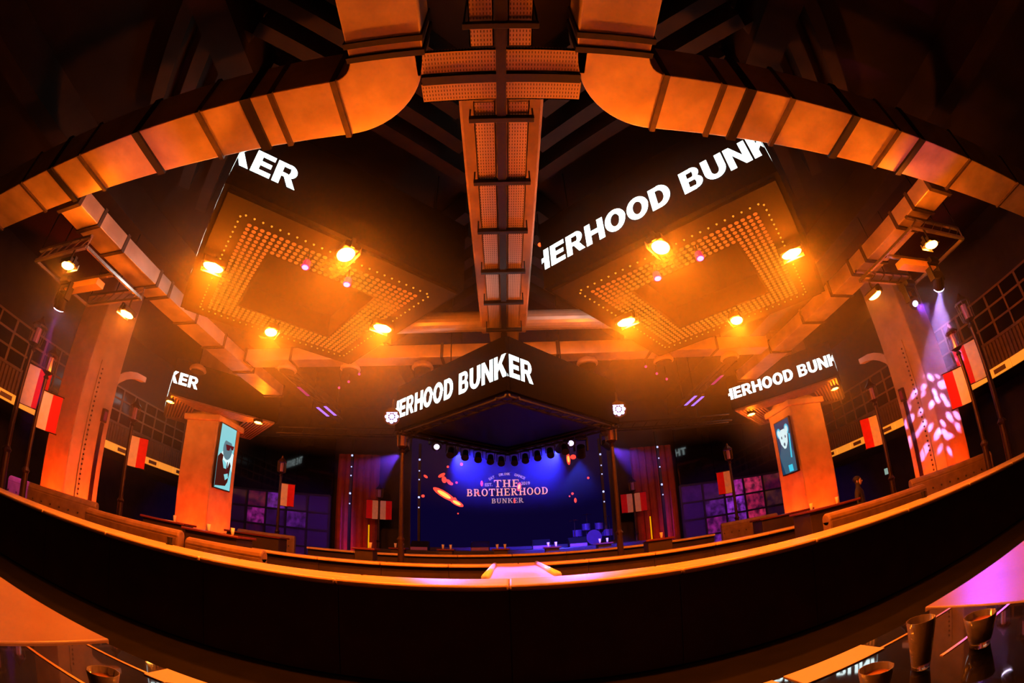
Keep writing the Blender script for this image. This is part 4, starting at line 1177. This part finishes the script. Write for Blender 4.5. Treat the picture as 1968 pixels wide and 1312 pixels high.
htable('larger dark high table behind the near counter on the left', -5.25, 7.35, 1.25, 0.8, Z(-0.10), 0.1, ((-0.3, 0.1, 'tumbler on the larger dark table on the left, outer one'), (0.35, -0.1, 'tumbler on the larger dark table on the left, inner one')))
htable('dark high table just left of the larger one on the left', -7.15, 8.0, 1.1, 0.8, Z(-0.05), 0.3, ((0.1, 0.1, 'lone tumbler on the farther dark table on the left'),))
htable('dark high table in front of the person on the right', 6.1, 7.45, 1.3, 0.8, Z(-0.06), -0.1, ((-0.3, 0.05, 'tumbler on the dark table before the person, outer one'), (0.25, -0.1, 'tumbler on the dark table before the person, inner one')))
htable('dark high table near the right rear column', 7.0, 10.4, 1.6, 0.8, Z(-0.02), -0.15, ())
htable('dark high table near the left rear column', -6.4, 10.7, 1.6, 0.8, Z(-0.02), 0.15, ())
htable('small dark table left of the left canopy lamp post', -3.2, 10.2, 0.55, 0.5, Z(-0.08), 0, ((0.1, 0, 'tumbler on the small table by the left canopy post'),))
htable('small dark table right of the right canopy lamp post', 3.4, 10.2, 0.7, 0.5, Z(-0.08), 0, ((0.1, 0, 'tumbler on the small table by the right canopy post'),))
for i, (x, lab) in enumerate(((-3.15, 'leftmost'), (-1.75, 'second from the left'), (-0.2, 'middle'), (1.25, 'second from the right'), (2.75, 'rightmost'))):
    htable('%s small dark table in the row just before the stage' % lab, x, 13.2, 0.5, 0.5, Z(-0.05), 0, ((-0.1, 0, '%s table before the stage, left tumbler' % lab), (0.12, 0, '%s table before the stage, right tumbler' % lab)))

# ------------------------------------------------------------------ foreground bar top
TT = Z(-0.5)
t = thing('glass_table', 'black mirror-glossy bar top in front of the viewer with thin brass lines', 'table', (0.04, 0.4, 0))
MB().bb(-1.40, 1.42, -0.65, 0.78, TT - 0.04, TT).build('table_top', glass_black, t, 0.004)
MB().bb(-1.3, 1.32, -0.55, 0.65, TT - 0.9 if TT > 0.95 else 0.0, TT - 0.04).build('cabinet', wood_dark, t)
for y in (0.68, 0.42):
    for x0, x1 in ((-1.39, -1.02), (1.02, 1.41)):
        MB().bb(x0, x1, y - 0.006, y + 0.006, TT, TT + 0.002).build('brass_inlay', brass, t)
for s, side in ((-1, 'left'), (1, 'right')):
    t = thing('side_counter', '%s pale satin counter top at the lower corner of the view' % side, 'counter', (s * 2.75 + 0.04, 0.4, 0))
    MB().bb(-1.30, 1.30, -0.65, 0.84, TT - 0.05, TT - 0.005).build('counter_top', mat('satin_counter', (0.42, 0.28, 0.20), 0.25, 0, 0.12, 3), t, 0.006)
    MB().bb(-1.2, 1.2, -0.55, 0.7, 0, TT - 0.05).build('cabinet', wood_dark, t)
card = mat('placemat_card', (0.75, 0.60, 0.45), 0.6)
for x0, x1, lab in ((-1.05, -0.74, 'pale place mat on the far edge of the bar top, leftmost'), (-0.70, -0.40, 'pale place mat on the bar top just inside the leftmost one'), (0.42, 0.72, 'pale place mat on the bar top just inside the rightmost one'), (0.76, 1.07, 'pale place mat on the far edge of the bar top, rightmost')):
    o = MB().bb(x0, x1, 1.165, 1.175 + 0.0, TT, TT + 0.0)
    o = MB().bb(x0, x1, 1.06, 1.175, TT + 0.0005, TT + 0.004).build('place_mat', card)
    tag(o, lab, 'place mat', 'place mats')
amber = mat('amber_drink', (0.9, 0.30, 0.04), 0.2, trans=0.4)
tumbler('tall flared glass of amber drink on the right of the bar top', (0.98, 0.83, TT), 0.135, 0.042, clear_glass, 'glasses on the near bar top', amber)
tumbler('short crystal tumbler to the right of the tall flared glass', (1.14, 0.74, TT), 0.085, 0.05, clear_glass, 'glasses on the near bar top', amber)
tumbler('crystal tumbler cut by the bottom edge on the left', (-0.92, 0.78, TT), 0.09, 0.045, clear_glass, 'glasses on the near bar top', amber)
tumbler('second crystal tumbler cut by the bottom edge on the left', (-0.76, 0.86, TT), 0.09, 0.04, clear_glass, 'glasses on the near bar top', amber)
tumbler('crystal tumbler cut by the bottom edge on the right', (0.78, 0.80, TT), 0.085, 0.045, clear_glass, 'glasses on the near bar top', amber)

# ------------------------------------------------------------------ the person by the right column
def person(label, loc, rz):
    J = {'pelvis': (0, 0, .95), 'waist': (0, 0, 1.1), 'chest': (0, 0, 1.32), 'neck': (0, .01, 1.50), 'head': (0, -.01, 1.60), 'crown': (0, 0, 1.74),
         'hipL': (-.1, 0, .90), 'kneeL': (-.12, -.03, .50), 'ankL': (-.12, .02, .09), 'toeL': (-.13, -.15, .04),
         'hipR': (.1, 0, .90), 'kneeR': (.12, -.03, .50), 'ankR': (.12, .02, .09), 'toeR': (.13, -.15, .04),
         'shL': (-.19, 0, 1.42), 'elL': (-.26, .03, 1.15), 'wrL': (-.16, -.2, 1.06), 'haL': (-.10, -.26, 1.08),
         'shR': (.19, 0, 1.42), 'elR': (.26, .03, 1.15), 'wrR': (.16, -.2, 1.06), 'haR': (.10, -.26, 1.08)}
    Rr = {'pelvis': .15, 'waist': .13, 'chest': .155, 'neck': .055, 'head': .085, 'crown': .075, 'hipL': .10, 'kneeL': .065, 'ankL': .045, 'toeL': .035, 'hipR': .10, 'kneeR': .065, 'ankR': .045, 'toeR': .035,
          'shL': .075, 'elL': .05, 'wrL': .034, 'haL': .036, 'shR': .075, 'elR': .05, 'wrR': .034, 'haR': .036}
    E_ = [('pelvis', 'waist'), ('waist', 'chest'), ('chest', 'neck'), ('neck', 'head'), ('head', 'crown'), ('pelvis', 'hipL'), ('hipL', 'kneeL'), ('kneeL', 'ankL'), ('ankL', 'toeL'), ('pelvis', 'hipR'), ('hipR', 'kneeR'), ('kneeR', 'ankR'), ('ankR', 'toeR'),
          ('chest', 'shL'), ('shL', 'elL'), ('elL', 'wrL'), ('wrL', 'haL'), ('chest', 'shR'), ('shR', 'elR'), ('elR', 'wrR'), ('wrR', 'haR')]
    names = list(J)
    me = bpy.data.meshes.new('person')
    me.from_pydata([J[n] for n in names], [(names.index(a), names.index(b)) for a, b in E_], [])
    o = bpy.data.objects.new('person', me)
    COL.objects.link(o)
    me.materials.append(mat('dark_clothes', (0.03, 0.022, 0.022), 0.8))
    sk = o.modifiers.new('skin', 'SKIN')
    sk.use_smooth_shade = True
    for i, n in enumerate(names):
        me.skin_vertices[0].data[i].radius = (Rr[n], Rr[n])
        me.skin_vertices[0].data[i].use_root = (n == 'pelvis')
    o.modifiers.new('sub', 'SUBSURF').levels = 2
    o.modifiers['sub'].render_levels = 2
    o.location = loc; o.rotation_euler = (0, 0, rz)
    tag(o, label, 'person')
    skin = mat('skin', (0.45, 0.25, 0.18), 0.6)
    MB().sphere((0, -0.065, 1.635), 0.072, 12, 8, (0.95, 0.55, 1.25)).sphere((0, -0.115, 1.63), 0.014, 6, 4, (1, 1, 1.5)).sphere((-0.083, -0.01, 1.64), 0.022, 6, 4, (.5, 1, 1.4)).sphere((0.083, -0.01, 1.64), 0.022, 6, 4, (.5, 1, 1.4)).build('face', skin, o, smooth=True)
    for q_ in (-0.028, 0.028):
        MB().sphere((q_, -0.103, 1.655), 0.009, 6, 4).build('eye', black_steel, o)
    MB().box((0, -0.105, 1.592), (0.036, 0.006, 0.006)).build('mouth', mat('lips', (0.3, 0.1, 0.09), 0.5), o)
    MB().sphere((0, 0.01, 1.69), 0.098, 12, 8, (0.95, 1.05, 0.85)).build('hair', mat('dark_hair', (0.015, 0.01, 0.008), 0.6), o, smooth=True)
    for s in (-1, 1):
        hb = MB().sphere((s * 0.085, -0.285, 1.085), 0.034, 8, 6, (0.9, 1.2, 0.5))
        for k in range(4):
            x0 = s * (0.062 + 0.016 * k)
            L = (0.055, 0.065, 0.062, 0.05)[k]
            hb.cyl((x0, -0.315, 1.085), (x0 - s * 0.004, -0.315 - L * 0.6, 1.08), 0.0085, 0.008, 6).cyl((x0 - s * 0.004, -0.315 - L * 0.6, 1.08), (x0 - s * 0.006, -0.315 - L, 1.062), 0.008, 0.0065, 6)
        hb.cyl((s * 0.055, -0.275, 1.09), (s * 0.028, -0.31, 1.095), 0.010, 0.008, 6)
        hb.build('hand', skin, o, smooth=True)
    return o
person('person in dark clothes standing behind the table near the right rear column', (7.65, 8.0, 0), 0.6)
t = thing('notice_light', 'small pale lit sign on the dark wall right of the standing person', 'sign', (WX + 2.36, 14.4, Z(0.62)))
MB().box((-0.03, 0, 0), (0.06, 0.5, 0.32)).build('casing', black_steel, t, 0.01)
MB().box((-0.066, 0, 0), (0.012, 0.42, 0.26)).build('sign_face', emis('sign_face', (0.5, 0.7, 0.6), 0.5), t)

# ------------------------------------------------------------------ haze drifting in the light
def haze(label, c, r, dens, halo_puffs=(), rot=0.0, tilt=None, g=0.2, pk=0.2, pr=0.4):
    """an ellipsoid of haze that thins out to nothing at its rim; puffs: lamp points where added density makes halos"""
    m = bpy.data.materials.new('haze')
    m.use_nodes = True
    t_ = m.node_tree
    t_.nodes.clear()
    N = t_.nodes.new; Lk = t_.links.new
    def M(op, a, b=None, c_=None):
        n = N('ShaderNodeMath'); n.operation = op
        for i_, q in enumerate((a, b, c_)):
            if q is None: continue
            if isinstance(q, (int, float)): n.inputs[i_].default_value = q
            else: Lk(q, n.inputs[i_])
        return n.outputs[0]
    tc = N('ShaderNodeTexCoord')
    ln = N('ShaderNodeVectorMath'); ln.operation = 'LENGTH'
    Lk(tc.outputs['Object'], ln.inputs[0])
    r2 = M('POWER', ln.outputs['Value'], 2.0)
    rim = M('MAXIMUM', M('SUBTRACT', 1.0, r2), 0.0)
    rim2 = M('MULTIPLY', rim, rim)
    tot = M('MULTIPLY', rim2, dens)
    if halo_puffs:  # extra density round the lamps imitates lens bloom
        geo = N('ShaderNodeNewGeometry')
        for q in halo_puffs:
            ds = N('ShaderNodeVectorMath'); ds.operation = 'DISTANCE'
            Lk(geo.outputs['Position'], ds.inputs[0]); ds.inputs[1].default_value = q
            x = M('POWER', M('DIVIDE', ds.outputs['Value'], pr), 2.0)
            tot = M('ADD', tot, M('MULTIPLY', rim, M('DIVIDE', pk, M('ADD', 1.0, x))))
    v = N('ShaderNodeVolumeScatter')
    v.inputs['Anisotropy'].default_value = g
    Lk(tot, v.inputs['Density'])
    o_ = N('ShaderNodeOutputMaterial')
    Lk(v.outputs[0], o_.inputs['Volume'])
    o = MB().sphere((0, 0, 0), 1.0, 24, 14).build('haze', m)
    o.scale = r
    o.location = c
    o.rotation_euler = (0, 0, rot)
    if tilt:
        o.rotation_euler = Vector(tilt).to_track_quat('Z', 'Y').to_euler()
    o['kind'] = 'stuff'
    tag(o, label, 'haze')
    return o
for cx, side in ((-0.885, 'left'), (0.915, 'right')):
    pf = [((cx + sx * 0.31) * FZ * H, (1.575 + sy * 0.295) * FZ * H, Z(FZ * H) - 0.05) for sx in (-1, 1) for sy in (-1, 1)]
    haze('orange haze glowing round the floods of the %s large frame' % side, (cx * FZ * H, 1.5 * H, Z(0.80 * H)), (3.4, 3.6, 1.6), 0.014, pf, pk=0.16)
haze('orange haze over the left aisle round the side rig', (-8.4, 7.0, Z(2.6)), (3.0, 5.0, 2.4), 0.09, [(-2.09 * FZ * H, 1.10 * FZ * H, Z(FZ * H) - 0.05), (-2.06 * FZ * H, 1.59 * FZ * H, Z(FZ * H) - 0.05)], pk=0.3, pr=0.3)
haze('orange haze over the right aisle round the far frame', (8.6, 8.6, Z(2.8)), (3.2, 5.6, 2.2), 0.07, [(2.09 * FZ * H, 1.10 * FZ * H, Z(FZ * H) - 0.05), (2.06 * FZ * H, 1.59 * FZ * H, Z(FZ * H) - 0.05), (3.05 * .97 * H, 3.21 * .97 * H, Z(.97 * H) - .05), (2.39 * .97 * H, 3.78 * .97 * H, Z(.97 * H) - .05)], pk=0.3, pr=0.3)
haze('blue haze over the stage behind the canopy', (0.0, 14.5, Z(3.3)), (6.8, 3.5, 2.4), 0.15)
A_, B_ = Vector((2.50 * 0.905 * H, 1.39 * 0.905 * H, Z(0.905 * H))), Vector((10.7, 7.3, Z(1.35)))
haze('violet haze in the beam on the right column', tuple((A_ + B_) / 2), (1.3, 1.3, (B_ - A_).length * 0.6), 0.16, (), 0, B_ - A_)
haze('thin orange haze drifting below the ceiling in the middle of the hall', (0.0, 9.6, Z(3.5)), (8.5, 3.6, 1.3), 0.045)
